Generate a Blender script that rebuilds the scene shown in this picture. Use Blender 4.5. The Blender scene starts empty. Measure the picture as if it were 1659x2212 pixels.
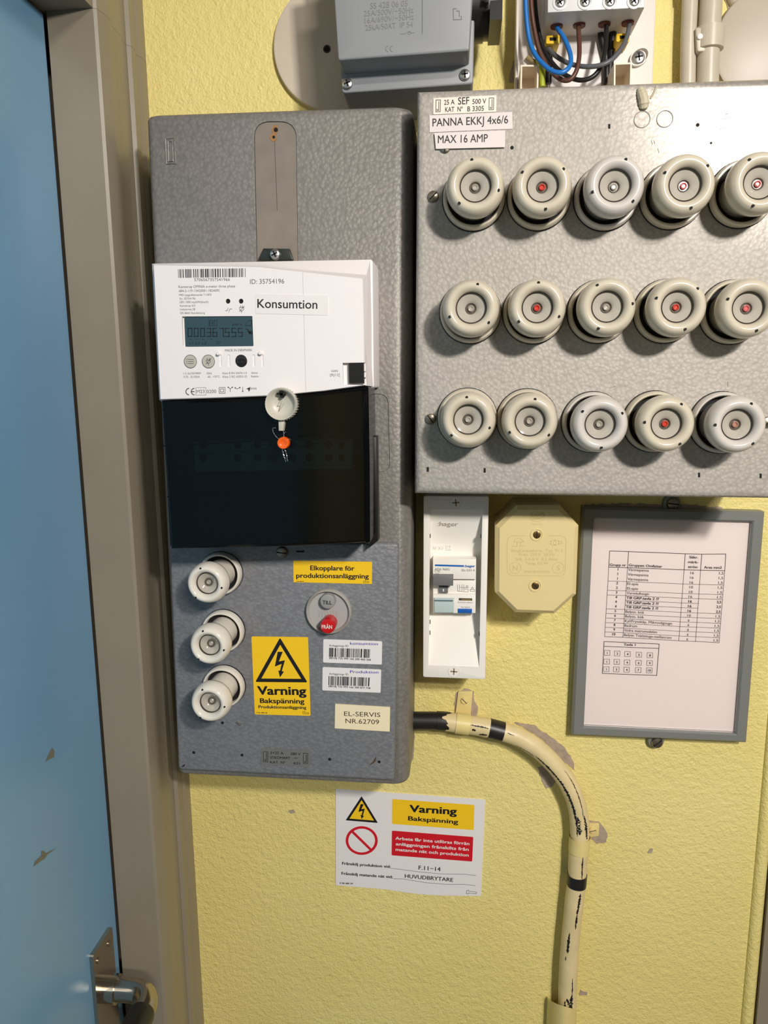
import bpy, bmesh, math, random
from mathutils import Vector, Matrix
random.seed(7)
sc = bpy.context.scene
C = sc.collection

# ------------------------------------------------------------------ camera
F = 1640.0                       # focal length in pixels of the 1659 x 2212 frame
PITCH, YAW = math.radians(-9.5), math.radians(5.6)
CAM = Vector((0.0, -0.70, 1.62))
cd = bpy.data.cameras.new('camera'); cam = bpy.data.objects.new('camera', cd); C.objects.link(cam)
cam.location = CAM; cam.rotation_euler = (math.pi/2 + PITCH, 0, YAW)
cd.sensor_fit = 'VERTICAL'; cd.sensor_height = 36.0; cd.lens = 36.0*F/2212.0
cd.clip_start = 0.01; cd.clip_end = 50
sc.camera = cam

# ------------------------------------------------------------------ light
sc.view_settings.view_transform = 'Standard'; sc.view_settings.look = 'None'
sc.view_settings.gamma = 1.0; sc.view_settings.use_curve_mapping = False
sc.view_settings.exposure = 0.0
w = bpy.data.worlds.new('room_light'); sc.world = w; w.use_nodes = True
w.node_tree.nodes['Background'].inputs[0].default_value = (1.0, 0.95, 0.90, 1)
w.node_tree.nodes['Background'].inputs[1].default_value = 0.085
def area(name, loc, target, sx, sy, power, col):
    l = bpy.data.lights.new(name, 'AREA'); l.shape = 'RECTANGLE'; l.size = sx; l.size_y = sy
    l.energy = power; l.color = col
    o = bpy.data.objects.new(name, l); C.objects.link(o); o.location = loc
    o.rotation_euler = (Vector(target)-Vector(loc)).to_track_quat('-Z', 'Y').to_euler()
    return o
area('ceiling_lamp', (0.44, -1.10, 2.02), (0.0, 0, 1.35), 0.07, 0.07, 11.0, (1.0, 0.945, 0.88))
area('led_strip_lamp', (1.13, -2.90, 2.82), (0.1, 0, 1.3), 0.60, 0.08, 34.0, (1.0, 0.945, 0.88))

# ------------------------------------------------------------------ pixel -> place
RM = cam.rotation_euler.to_matrix()
def ray(px, py):
    return RM @ Vector(((px-829.5)/F, -(py-1106.0)/F, -1.0))
def P(px, py, d):                # point on the plane parallel to the back wall, d metres in front of it
    r = ray(px, py); t = (-d-CAM.y)/r.y
    return CAM + r*t
def PX(px, py, x):               # point on the plane x = const (left wall, door)
    r = ray(px, py); t = (x-CAM.x)/r.x
    return CAM + r*t
def q(pt, d):
    p = P(pt[0], pt[1], d); return (p.x, p.z)
def qs(pts, d): return [q(p, d) for p in pts]
def zf(ox, oy, wd, W=1659.0):
    s = W/wd
    return lambda *a: [(ox+a[i]/s, oy+a[i+1]/s) for i in range(0, len(a), 2)]
Z1 = zf(560,0,600); Z2 = zf(1060,0,599); Z3 = zf(280,220,640); Z4 = zf(320,540,520); Z5 = zf(320,800,560)
Z6 = zf(360,1160,540); Z7 = zf(880,180,400,1475); Z8 = zf(1230,300,429); Z9 = zf(880,780,779)
Z10 = zf(890,1050,390); Z11 = zf(1230,1070,429); Z12 = zf(700,1690,380); Z13 = zf(870,1460,470)
Z14 = zf(1100,1760,559); Z15 = zf(0,1800,500)
def mm(px, d): return px*(0.70-d)/F       # pixel length -> metres at depth d (near enough)

# ------------------------------------------------------------------ materials
def lin(c):
    c = c/255.0
    return c/12.92 if c <= 0.04045 else ((c+0.055)/1.055)**2.4
def rgb(c): return (lin(c[0]), lin(c[1]), lin(c[2]), 1)
MATS = {}
def mat(name, col, rough=0.5, metal=0.0, var=0.0, vscale=40, bump=0.0, bscale=300, spec=0.5, coat=0.0, emit=None):
    if name in MATS: return MATS[name]
    m = bpy.data.materials.new(name); m.use_nodes = True; nt = m.node_tree; b = nt.nodes['Principled BSDF']
    b.inputs['Base Color'].default_value = rgb(col); b.inputs['Roughness'].default_value = rough
    b.inputs['Metallic'].default_value = metal; b.inputs['Specular IOR Level'].default_value = spec
    b.inputs['Coat Weight'].default_value = coat; b.inputs['Coat Roughness'].default_value = 0.08
    if emit:
        b.inputs['Emission Color'].default_value = rgb(emit[0]); b.inputs['Emission Strength'].default_value = emit[1]
    if var or bump:
        tc = nt.nodes.new('ShaderNodeTexCoord')
    if var:
        n = nt.nodes.new('ShaderNodeTexNoise'); n.inputs['Scale'].default_value = vscale; n.inputs['Detail'].default_value = 5
        nt.links.new(tc.outputs['Object'], n.inputs['Vector'])
        r = nt.nodes.new('ShaderNodeMapRange'); r.inputs[1].default_value = .3; r.inputs[2].default_value = .7
        r.inputs[3].default_value = 1-var; r.inputs[4].default_value = 1+var*0.6
        nt.links.new(n.outputs['Fac'], r.inputs[0])
        mx = nt.nodes.new('ShaderNodeVectorMath'); mx.operation = 'SCALE'; mx.inputs[0].default_value = rgb(col)[:3]
        nt.links.new(r.outputs[0], mx.inputs['Scale']); nt.links.new(mx.outputs[0], b.inputs['Base Color'])
    if bump:
        n2 = nt.nodes.new('ShaderNodeTexNoise'); n2.inputs['Scale'].default_value = bscale; n2.inputs['Detail'].default_value = 3
        nt.links.new(tc.outputs['Object'], n2.inputs['Vector'])
        bp = nt.nodes.new('ShaderNodeBump'); bp.inputs['Strength'].default_value = bump; bp.inputs['Distance'].default_value = 0.001
        nt.links.new(n2.outputs['Fac'], bp.inputs['Height']); nt.links.new(bp.outputs['Normal'], b.inputs['Normal'])
    MATS[name] = m
    return m
def hammer(name, col, scale, rough, metal, strength, stretch=(1,1,1), worn_glare=None):
    m = bpy.data.materials.new(name); m.use_nodes = True; nt = m.node_tree; b = nt.nodes['Principled BSDF']; L = nt.links.new
    tc = nt.nodes.new('ShaderNodeTexCoord'); mp = nt.nodes.new('ShaderNodeMapping'); mp.inputs['Scale'].default_value = stretch
    L(tc.outputs['Object'], mp.inputs['Vector'])
    nz = nt.nodes.new('ShaderNodeTexNoise'); nz.inputs['Scale'].default_value = scale*0.9; nz.inputs['Detail'].default_value = 2
    L(mp.outputs[0], nz.inputs['Vector'])
    ad = nt.nodes.new('ShaderNodeVectorMath'); ad.operation = 'MULTIPLY_ADD'; ad.inputs[1].default_value = (0.9/scale,)*3
    L(nz.outputs['Color'], ad.inputs[0]); L(mp.outputs[0], ad.inputs[2])
    vo = nt.nodes.new('ShaderNodeTexVoronoi'); vo.feature = 'SMOOTH_F1'; vo.inputs['Scale'].default_value = scale; vo.inputs['Smoothness'].default_value = 0.35
    L(ad.outputs[0], vo.inputs['Vector'])
    r = nt.nodes.new('ShaderNodeMapRange'); r.inputs[1].default_value = .15; r.inputs[2].default_value = .75; r.inputs[3].default_value = 1.07; r.inputs[4].default_value = .84
    L(vo.outputs['Distance'], r.inputs[0])
    big = nt.nodes.new('ShaderNodeTexNoise'); big.inputs['Scale'].default_value = 9; big.inputs['Detail'].default_value = 4
    L(tc.outputs['Object'], big.inputs['Vector'])
    r2 = nt.nodes.new('ShaderNodeMapRange'); r2.inputs[1].default_value = .3; r2.inputs[2].default_value = .7; r2.inputs[3].default_value = .94; r2.inputs[4].default_value = 1.05
    L(big.outputs['Fac'], r2.inputs[0])
    mu = nt.nodes.new('ShaderNodeMath'); mu.operation = 'MULTIPLY'; L(r.outputs[0], mu.inputs[0]); L(r2.outputs[0], mu.inputs[1])
    mx = nt.nodes.new('ShaderNodeVectorMath'); mx.operation = 'SCALE'; mx.inputs[0].default_value = rgb(col)[:3]
    L(mu.outputs[0], mx.inputs['Scale']); L(mx.outputs[0], b.inputs['Base Color'])
    bp = nt.nodes.new('ShaderNodeBump'); bp.invert = True; bp.inputs['Strength'].default_value = strength; bp.inputs['Distance'].default_value = 0.0012
    L(vo.outputs['Distance'], bp.inputs['Height']); L(bp.outputs['Normal'], b.inputs['Normal'])
    b.inputs['Roughness'].default_value = rough; b.inputs['Metallic'].default_value = metal
    if worn_glare:                      # (centre, radius) of a patch rubbed smooth; metal sheen added to place the glare
        vd = nt.nodes.new('ShaderNodeVectorMath'); vd.operation = 'DISTANCE'; vd.inputs[1].default_value = worn_glare[0]; L(tc.outputs['Object'], vd.inputs[0])
        mr = nt.nodes.new('ShaderNodeMapRange'); mr.inputs[1].default_value = worn_glare[1]*.35; mr.inputs[2].default_value = worn_glare[1]; mr.inputs[3].default_value = strength*.12; mr.inputs[4].default_value = strength
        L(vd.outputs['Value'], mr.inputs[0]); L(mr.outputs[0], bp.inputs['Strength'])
        rr = nt.nodes.new('ShaderNodeMapRange'); rr.inputs[1].default_value = worn_glare[1]*.35; rr.inputs[2].default_value = worn_glare[1]; rr.inputs[3].default_value = rough*.5; rr.inputs[4].default_value = rough
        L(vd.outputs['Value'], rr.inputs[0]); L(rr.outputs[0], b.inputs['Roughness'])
        rm = nt.nodes.new('ShaderNodeMapRange'); rm.inputs[1].default_value = worn_glare[1]*.3; rm.inputs[2].default_value = worn_glare[1]; rm.inputs[3].default_value = .45; rm.inputs[4].default_value = metal
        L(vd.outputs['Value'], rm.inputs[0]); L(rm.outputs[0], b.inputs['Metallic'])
    MATS[name] = m
    return m
def wallmat():
    m = bpy.data.materials.new('yellow_plaster'); m.use_nodes = True; nt = m.node_tree; b = nt.nodes['Principled BSDF']; L = nt.links.new
    tc = nt.nodes.new('ShaderNodeTexCoord')
    def noise(s, d, rgh=.5):
        n = nt.nodes.new('ShaderNodeTexNoise'); n.inputs['Scale'].default_value = s; n.inputs['Detail'].default_value = d; n.inputs['Roughness'].default_value = rgh
        L(tc.outputs['Object'], n.inputs['Vector']); return n
    big = noise(6, 4); fine = noise(520, 3, .55); mid = noise(210, 2); speck = noise(60, 2)
    cr = nt.nodes.new('ShaderNodeMapRange'); cr.inputs[1].default_value = .3; cr.inputs[2].default_value = .7
    L(big.outputs['Fac'], cr.inputs[0])
    mx = nt.nodes.new('ShaderNodeMix'); mx.data_type = 'RGBA'
    mx.inputs[6].default_value = rgb((228,211,130)); mx.inputs[7].default_value = rgb((236,220,144))
    L(cr.outputs[0], mx.inputs[0])
    sp = nt.nodes.new('ShaderNodeMapRange'); sp.inputs[1].default_value = .79; sp.inputs[2].default_value = .81; L(speck.outputs['Fac'], sp.inputs[0])
    m2 = nt.nodes.new('ShaderNodeMix'); m2.data_type = 'RGBA'; m2.inputs[7].default_value = rgb((120,105,80))
    L(sp.outputs[0], m2.inputs[0]); L(mx.outputs[2], m2.inputs[6]); L(m2.outputs[2], b.inputs['Base Color'])
    ad = nt.nodes.new('ShaderNodeMath'); ad.operation = 'MULTIPLY_ADD'; ad.inputs[1].default_value = 1.4
    L(mid.outputs['Fac'], ad.inputs[0]); L(fine.outputs['Fac'], ad.inputs[2])
    bp = nt.nodes.new('ShaderNodeBump'); bp.inputs['Strength'].default_value = 0.6; bp.inputs['Distance'].default_value = 0.0016
    L(ad.outputs[0], bp.inputs['Height']); L(bp.outputs['Normal'], b.inputs['Normal'])
    b.inputs['Roughness'].default_value = 0.5
    MATS['yellow_plaster'] = m; return m
def clearmat(name, tint, gloss, rough=0.05):
    m = bpy.data.materials.new(name); m.use_nodes = True; nt = m.node_tree; nt.nodes.clear(); L = nt.links.new
    o = nt.nodes.new('ShaderNodeOutputMaterial'); t = nt.nodes.new('ShaderNodeBsdfTransparent'); t.inputs[0].default_value = tint
    g = nt.nodes.new('ShaderNodeBsdfGlossy'); g.inputs['Roughness'].default_value = rough; g.inputs[0].default_value = (1,1,1,1)
    fr = nt.nodes.new('ShaderNodeFresnel'); fr.inputs[0].default_value = gloss
    mx = nt.nodes.new('ShaderNodeMixShader'); L(fr.outputs[0], mx.inputs[0]); L(t.outputs[0], mx.inputs[1]); L(g.outputs[0], mx.inputs[2]); L(mx.outputs[0], o.inputs[0])
    MATS[name] = m; return m

M_wall = wallmat()
M_boxA = hammer('grey_hammered_paint', (138,134,129), 330, 0.52, 0.35, 0.22)
M_cover = hammer('bluish_grey_hammered_paint', (134,136,140), 300, 0.52, 0.3, 0.22, (1,1,1.4))
M_boxB = hammer('silver_grey_hammered_paint', (178,172,164), 370, 0.60, 0.15, 0.26, worn_glare=((0.112, -.015, 0.145), .125))
M_white = mat('white_plastic', (236,231,230), 0.42)
M_offwhite = mat('off_white_plastic', (222,212,198), 0.45, var=.05)
M_hager = mat('warm_white_plastic', (238,234,226), 0.42)
M_black = mat('black_print', (14,13,18), 0.55)
M_dgrey = mat('dark_grey_print', (72,70,72), 0.6)
M_hole = mat('dark_hole', (6,6,6), 0.8)
M_porc = mat('cream_porcelain', (206,197,177), 0.14, var=.05, vscale=60)
M_porcw = mat('white_porcelain', (206,200,193), 0.14, var=.04, vscale=60)
M_porca = mat('ivory_porcelain', (228,222,210), 0.14, var=.04, vscale=60)
M_win = mat('fuse_window_glass', (178,172,160), 0.10, var=.05, vscale=150)
M_steel = mat('worn_steel', (150,142,128), 0.32, 0.9, var=.2, vscale=250)
M_zinc = mat('bright_zinc', (190,190,190), 0.25, 0.95)
M_chrome = mat('tarnished_chrome', (176,166,150), 0.16, 0.95)
M_brass = mat('dull_brass', (120,95,55), 0.35, 0.8)
M_paper = mat('white_paper', (226,216,214), 0.75)
M_sticker = mat('white_vinyl', (232,228,226), 0.4)
M_yellow = mat('yellow_vinyl', (246,200,32), 0.38)
M_red = mat('red_vinyl', (206,22,38), 0.4)
M_trim = mat('taupe_gloss_paint', (140,131,114), 0.33, var=.06, vscale=14, bump=.1, bscale=60)
M_door = mat('blue_gloss_paint', (113,158,192), 0.30, var=.05, vscale=7)
M_grey = mat('grey_enclosure_plastic', (140,143,146), 0.45)
M_greyd = mat('grey_relief', (124,127,130), 0.45)
M_blackpl = mat('black_plastic', (22,21,21), 0.35)
M_cream = mat('cream_bakelite', (226,206,150), 0.35)
M_creamd = mat('cream_relief', (206,184,126), 0.4)
M_frame = mat('grey_frame_plastic', (122,124,120), 0.4)
M_plaster = mat('bare_plaster', (170,154,136), 0.9, var=.2, vscale=150, bump=.5, bscale=400)
M_clip = mat('yellow_painted_metal', (228,208,140), 0.4, var=.06)
M_cable = mat('cream_painted_cable', (226,206,156), 0.42, var=.10, vscale=45, bump=.15, bscale=90)
M_rubber = mat('black_cable_sheath', (32,30,30), 0.4, var=.3, vscale=80)
M_pipe = mat('ivory_conduit', (196,186,168), 0.35, var=.06)

# ------------------------------------------------------------------ mesh helpers
def area2(p): return sum(p[i][0]*p[(i+1)%len(p)][1]-p[(i+1)%len(p)][0]*p[i][1] for i in range(len(p)))/2
def minedge(p): return min(math.dist(p[i], p[(i+1) % len(p)]) for i in range(len(p)))
def ccw(p): p = list(p); return p if area2(p) > 0 else p[::-1]
def inset(p, b):
    n = len(p); out = []
    for i in range(n):
        a, c, e = Vector(p[i-1]), Vector(p[i]), Vector(p[(i+1) % n])
        d1 = (c-a).normalized(); d2 = (e-c).normalized()
        n1 = Vector((-d1.y, d1.x)); n2 = Vector((-d2.y, d2.x)); s = n1+n2
        k = max(s.dot(n1), 0.35)
        v = c + s*(b/k); out.append((v.x, v.y))
    return out
def rounded(p, r, seg=4):
    p = ccw(p); n = len(p); out = []
    for i in range(n):
        a, c, e = Vector(p[i-1]), Vector(p[i]), Vector(p[(i+1) % n])
        rr = r[i] if isinstance(r, (list, tuple)) else r
        rr = min(rr, (a-c).length*.49, (e-c).length*.49)
        if rr < 1e-6: out.append((c.x, c.y)); continue
        s = c+(a-c).normalized()*rr; t = c+(e-c).normalized()*rr
        for k in range(seg+1):
            u = k/seg; v = s*(1-u)**2 + c*2*u*(1-u) + t*u*u; out.append((v.x, v.y))
    return out
def circle(cx, cz, r, n=28, a0=0, a1=2*math.pi):
    full = abs(a1-a0-2*math.pi) < 1e-6
    m = n if full else n+1
    return [(cx+r*math.cos(a0+(a1-a0)*i/n), cz+r*math.sin(a0+(a1-a0)*i/n)) for i in range(m)]
class MB:
    def __init__(s): s.v = []; s.f = []
    def add(s, v, f):
        o = len(s.v); s.v += [tuple(x) for x in v]; s.f += [tuple(i+o for i in g) for g in f]; return s
    def prism(s, poly, front, back, bevel=0.0, seg=2, bottom=True):
        poly = ccw(poly); n = len(poly); rings = [([(x, -back, z) for x, z in poly])]
        if bevel:
            rings.append([(x, -(front-bevel), z) for x, z in poly])
            for k in range(1, seg+1):
                a = math.pi/2*k/seg; off = bevel*(1-math.cos(a)); up = bevel*math.sin(a)
                rings.append([(x, -(front-bevel+up), z) for x, z in inset(poly, off)])
        else: rings.append([(x, -front, z) for x, z in poly])
        v = [p for r in rings for p in r]; f = []
        for k in range(len(rings)-1):
            for i in range(n):
                j = (i+1) % n; f.append((k*n+i, k*n+j, (k+1)*n+j, (k+1)*n+i))
        f.append(tuple((len(rings)-1)*n+i for i in range(n)))
        if bottom: f.append(tuple(reversed(range(n))))
        return s.add(v, f)
    def frustum(s, pb, back, pf, front):
        pb, pf = list(pb), list(pf); n = len(pb)
        v = [(x, -back, z) for x, z in pb]+[(x, -front, z) for x, z in pf]
        f = [(i, (i+1) % n, n+(i+1) % n, n+i) for i in range(n)]+[tuple(range(n, 2*n)), tuple(reversed(range(n)))]
        return s.add(v, f)
    def flat(s, poly, d): poly = ccw(poly); return s.add([(x, -d, z) for x, z in poly], [tuple(range(len(poly)))])
    def ring(s, po, pi, d):
        n = len(po); return s.add([(x, -d, z) for x, z in po]+[(x, -d, z) for x, z in pi], [(i, (i+1) % n, n+(i+1) % n, n+i) for i in range(n)])
    def box(s, x0, x1, d0, d1, z0, z1):
        return s.prism([(x0,z0),(x1,z0),(x1,z1),(x0,z1)], max(d0,d1), min(d0,d1))
    def lathe(s, cx, cz, prof, n=32, cap0=False, cap1=False):      # prof = [(r, depth)]
        v = []; f = []
        for r, d in prof: v += [(cx+r*math.cos(2*math.pi*i/n), -d, cz+r*math.sin(2*math.pi*i/n)) for i in range(n)]
        for k in range(len(prof)-1):
            for i in range(n):
                j = (i+1) % n; f.append((k*n+i, k*n+j, (k+1)*n+j, (k+1)*n+i))
        if cap0: f.append(tuple(reversed(range(n))))
        if cap1: f.append(tuple((len(prof)-1)*n+i for i in range(n)))
        return s.add(v, f)
    def tube(s, pts, r, n=12, caps=True, rs=None):
        pts = [Vector(p) for p in pts]; v = []; f = []; up = None
        for i, p in enumerate(pts):
            t = (pts[min(i+1, len(pts)-1)]-pts[max(i-1, 0)]).normalized()
            if up is None: up = t.orthogonal().normalized()
            up = (up-t*up.dot(t)).normalized(); sd = t.cross(up); rr = rs[i] if rs else r
            v += [p+(up*math.cos(2*math.pi*k/n)+sd*math.sin(2*math.pi*k/n))*rr for k in range(n)]
        for i in range(len(pts)-1):
            for k in range(n):
                j = (k+1) % n; f.append((i*n+k, i*n+j, (i+1)*n+j, (i+1)*n+k))
        if caps: f.append(tuple(reversed(range(n)))); f.append(tuple((len(pts)-1)*n+k for k in range(n)))
        return s.add(v, f)
    def stroke(s, pts, wd, d, closed=False):                        # flat mitred line, points (x, z)
        P_ = []
        for p in pts:
            p = Vector(p)
            if not P_ or (p-P_[-1]).length > 1e-7: P_.append(p)
        if closed and len(P_) > 2 and (P_[0]-P_[-1]).length < 1e-7: P_.pop()
        n = len(P_)
        if n < 2: return s
        A, B = [], []
        for i, p in enumerate(P_):
            d1 = (p-P_[i-1]).normalized() if (i > 0 or closed) else None
            d2 = (P_[(i+1) % n]-p).normalized() if (i < n-1 or closed) else None
            if d1 is None: d1 = d2; p = p-d2*wd*.3
            if d2 is None: d2 = d1; p = p+d1*wd*.3
            n1, n2 = Vector((-d1.y, d1.x)), Vector((-d2.y, d2.x)); m_ = n1+n2
            k = max(m_.dot(n1), .5); o = m_*(wd/2/k); A.append(p+o); B.append(p-o)
        v = [(a.x, -d, a.y) for a in A]+[(b.x, -d, b.y) for b in B]
        return s.add(v, [(n+i, n+(i+1) % n, (i+1) % n, i) for i in range(n if closed else n-1)])
    def pstroke(s, pts, wpx, d, closed=False): return s.stroke(qs(pts, d), mm(wpx, d), d, closed)
    def text(s, body, p0, p1, cap, d, bold=0.0):                    # p0, p1: baseline ends in pixels, cap: capital height in pixels
        vs, fs, x0, x1 = glyphs(body, 0.0)
        a = Vector(q(p0, d)); b = Vector(q(p1, d)); u = (b-a); wd = u.length; u.normalize(); vv = Vector((-u.y, u.x))
        sy = mm(cap, d)/CAPH; e = bold*1.25; sx = wd/(x1-x0+2*e)
        offs = [(0, 0)] if bold < .003 else [(-e, -e*.6), (e, -e*.6), (-e, e*.6), (e, e*.6)]+([(0, 0)] if bold > .01 else [])
        if len(body) == 1:              # a lone character keeps its own width
            sx2 = sy*1.0; a = a+u*(wd-(x1-x0+2*e)*sx2)/2; sx = sx2
        for k_, (ox, oy) in enumerate(offs):
            d_k = d+k_*.00003
            s.add([((a+u*((x-x0+e+ox)*sx)+vv*((y+oy)*sy)).x, -d_k, (a+u*((x-x0+e+ox)*sx)+vv*((y+oy)*sy)).y) for x, y in vs], fs)
        return s
GL = {}
def glyphs(body, bold):
    k = (body, bold)
    if k in GL: return GL[k]
    cu = bpy.data.curves.new('lettering', 'FONT'); cu.body = body; cu.size = 1; cu.offset = bold; cu.resolution_u = 3
    ob = bpy.data.objects.new('lettering', cu); me = ob.to_mesh()
    vs = [(v.co.x, v.co.y) for v in me.vertices]; fs = [tuple(p.vertices) for p in me.polygons]
    # keep faces turned to the viewer
    out = []
    for f in fs:
        pts = [vs[i] for i in f]; out.append(f if area2(pts) > 0 else tuple(reversed(f)))
    ob.to_mesh_clear(); bpy.data.objects.remove(ob); bpy.data.curves.remove(cu)
    GL[k] = (vs, out, min(v[0] for v in vs), max(v[0] for v in vs)); return GL[k]
CAPH = max(v[1] for v in glyphs('H', 0.0)[0])

WLOC = {}
def mesh_obj(name, mb, material, parent=None, label=None, angle=32, loc=None, recalc=True):
    me = bpy.data.meshes.new(name)
    c = Vector(loc) if loc is not None else sum((Vector(v) for v in mb.v), Vector())/max(1, len(mb.v))
    me.from_pydata([Vector(v)-c for v in mb.v], [], mb.f)
    if recalc:
        bm = bmesh.new(); bm.from_mesh(me); bmesh.ops.recalc_face_normals(bm, faces=bm.faces); bm.to_mesh(me); bm.free()
    me.materials.append(material)
    if angle: me.shade_smooth(); me.set_sharp_from_angle(angle=math.radians(angle))
    o = bpy.data.objects.new(name, me); C.objects.link(o)
    WLOC[o.name] = c
    if parent is not None: o.parent = parent; o.location = c-WLOC[parent.name]
    else: o.location = c
    if label: o['label'] = label
    return o
def ink(name, mb, material, parent, label=None): return mesh_obj(name, mb, material, parent, label, angle=0, recalc=False)
def root(name, label, cat, loc, group=None):
    o = bpy.data.objects.new(name, None); C.objects.link(o); o.location = loc; o.empty_display_size = .02
    WLOC[o.name] = Vector(loc); o['label'] = label; o['category'] = cat
    if group: o['group'] = group
    return o
def tag(o, label, cat, group=None):
    o['label'] = label; o['category'] = cat
    if group: o['group'] = group
    return o
def structure(o): o['kind'] = 'structure'; return o
def cut(o, *mbs):                                                    # carve recesses into a solid part
    for mb in mbs:
        c = mesh_obj('cutter', mb, M_hole, angle=0)
        md = o.modifiers.new('cut', 'BOOLEAN'); md.operation = 'DIFFERENCE'; md.solver = 'EXACT'; md.object = c
        bpy.context.view_layer.update()
        dg = bpy.context.evaluated_depsgraph_get()
        me = bpy.data.meshes.new_from_object(o.evaluated_get(dg)); o.modifiers.clear(); old = o.data; o.data = me
        me.name = old.name; bpy.data.meshes.remove(old)
        cm = c.data; bpy.data.objects.remove(c); bpy.data.meshes.remove(cm)
    while len(o.data.materials) > 1: o.data.materials.pop()
    o.data.polygons.foreach_set('material_index', [0]*len(o.data.polygons))
    o.data.shade_smooth(); o.data.set_sharp_from_angle(angle=math.radians(30))
    return o
def catmull(pts, k=8):
    pts = [Vector(p) for p in pts]; pts = [pts[0]*2-pts[1]]+pts+[pts[-1]*2-pts[-2]]; out = []
    for i in range(1, len(pts)-2):
        a, b, c, d = pts[i-1:i+3]
        for j in range(k):
            t = j/k
            out.append(.5*((2*b)+(c-a)*t+(2*a-5*b+4*c-d)*t*t+(3*b-a-3*c+d)*t**3))
    out.append(pts[-2]); return out
def screw(name, px, rpx, d, material, parent, slot=None, cross=False, h=0.002, slotmat=None):
    x, z = q(px, d); r = mm(rpx, d)
    o = mesh_obj(name, MB().lathe(x, z, [(r, d-.001), (r, d+h*.4), (r*.85, d+h*.8), (r*.4, d+h), (r*.05, d+h*1.02)], 20, cap1=True), material, parent, angle=40)
    m = MB(); dd = d+h*1.02+.00006
    def bar(ang, l=.86, wd=.2):
        u = Vector((math.cos(ang), math.sin(ang))); n = Vector((-u.y, u.x))
        p = [u*l*r-n*wd*r, u*l*r+n*wd*r, -u*l*r+n*wd*r, -u*l*r-n*wd*r]
        m.prism([(x+a.x, z+a.y) for a in p], dd, dd-.0015)
    if cross: bar(slot or .4, .6, .13); bar((slot or .4)+math.pi/2, .6, .13)
    else: bar(slot if slot is not None else .7, .86, .1)
    mesh_obj('slot', m, slotmat or M_hole, o, angle=0)
    return o
def barcode(mb, c4, d, n, seed):
    rnd = random.Random(seed); tl, tr, br, bl = [Vector(q(p, d)) for p in c4]; x = 0.0; ws = []
    for i in range(n): ws.append(rnd.choice((1,1,1,2,2,3)))
    tot = sum(ws); a = 0
    for i, wd in enumerate(ws):
        b = a+wd/tot
        if i % 2 == 0:
            t0 = tl.lerp(tr, a); t1 = tl.lerp(tr, b); b0 = bl.lerp(br, a); b1 = bl.lerp(br, b)
            mb.flat([tuple(b0), tuple(b1), tuple(t1), tuple(t0)], d)
        a = b
    return mb
EPS = 0.00012

# ================================================================== SETTING
XA = P(373, 1106, 0).x                              # architrave face on the left wall, meets the back wall here
DEP_AR = -PX(276, 1106, XA).y                       # depth of its outer arris
XD = P(181, 1106, DEP_AR).x                         # door face
ZT = P(100, 23, DEP_AR).z                           # underside of the door head
XR = P(1642, 2041, 0).x                             # right end of the yellow wall
wall_back = structure(mesh_obj('wall_back', MB().box(XA-.03, XR-.004, -.12, 0, 0, 2.35), M_wall, angle=0))
structure(mesh_obj('floor', MB().box(-1.6, 1.4, -.12, 2.4, -.05, 0), mat('grey_floor_paint', (120,116,108), .6), angle=0))
m = MB()                                            # right: plaster edge bead, then a taupe board
edge = mesh_obj('plaster_edge', MB().tube([(XR-.006, .0005, 0), (XR-.006, .0005, 2.35)], .006, 12), M_wall, wall_back)
structure(mesh_obj('trim_2', MB().box(XR+.0015, XR+.09, -.10, .004, 0, 2.35), M_trim, angle=0))
structure(mesh_obj('wall_right', MB().box(XR+.092, 1.4, -.12, -.02, 0, 2.35), M_wall, angle=0))
# left wall: architrave with its mouldings, reveal, head
prof = [(0, 0), (.012, 0), (.016, -.0015), (.021, -.0015), (.025, .001), (.034, .001), (.036, -.002), (.050, -.002), (.052, .0005), (.070, .0015), (.080, .0045), (.088, .0045), (DEP_AR-.001, .0025), (DEP_AR, 0)]
def zprism(pts_xy, z0, z1):
    n = len(pts_xy); v = [(x, y, z0) for x, y in pts_xy]+[(x, y, z1) for x, y in pts_xy]
    return MB().add(v, [(i, (i+1) % n, n+(i+1) % n, n+i) for i in range(n)]+[tuple(range(n, 2*n)), tuple(reversed(range(n)))])
pts = [(XA+o, -d) for d, o in prof]+[(XD+.0016, -DEP_AR), (XD+.0016, -DEP_AR+.03), (XD-.06, -DEP_AR+.03), (XD-.06, .02), (XA, .02)]
structure(mesh_obj('trim_1', zprism([(XA-.0005+.0005, 0)]+pts[1:-2]+[(XD-.06, 0)], 0, ZT), M_trim, angle=20))
structure(mesh_obj('trim_3', zprism([(XA, 0)]+pts[1:-5]+[(XA+.0005, -1.1), (XD-.06, -1.1), (XD-.06, 0)], ZT+.0002, 2.35), M_trim, angle=20))
structure(mesh_obj('wall_left', MB().box(XD-.2, XA-.004, 1.1, 2.4, 0, 2.35), M_wall, angle=0))
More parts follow.
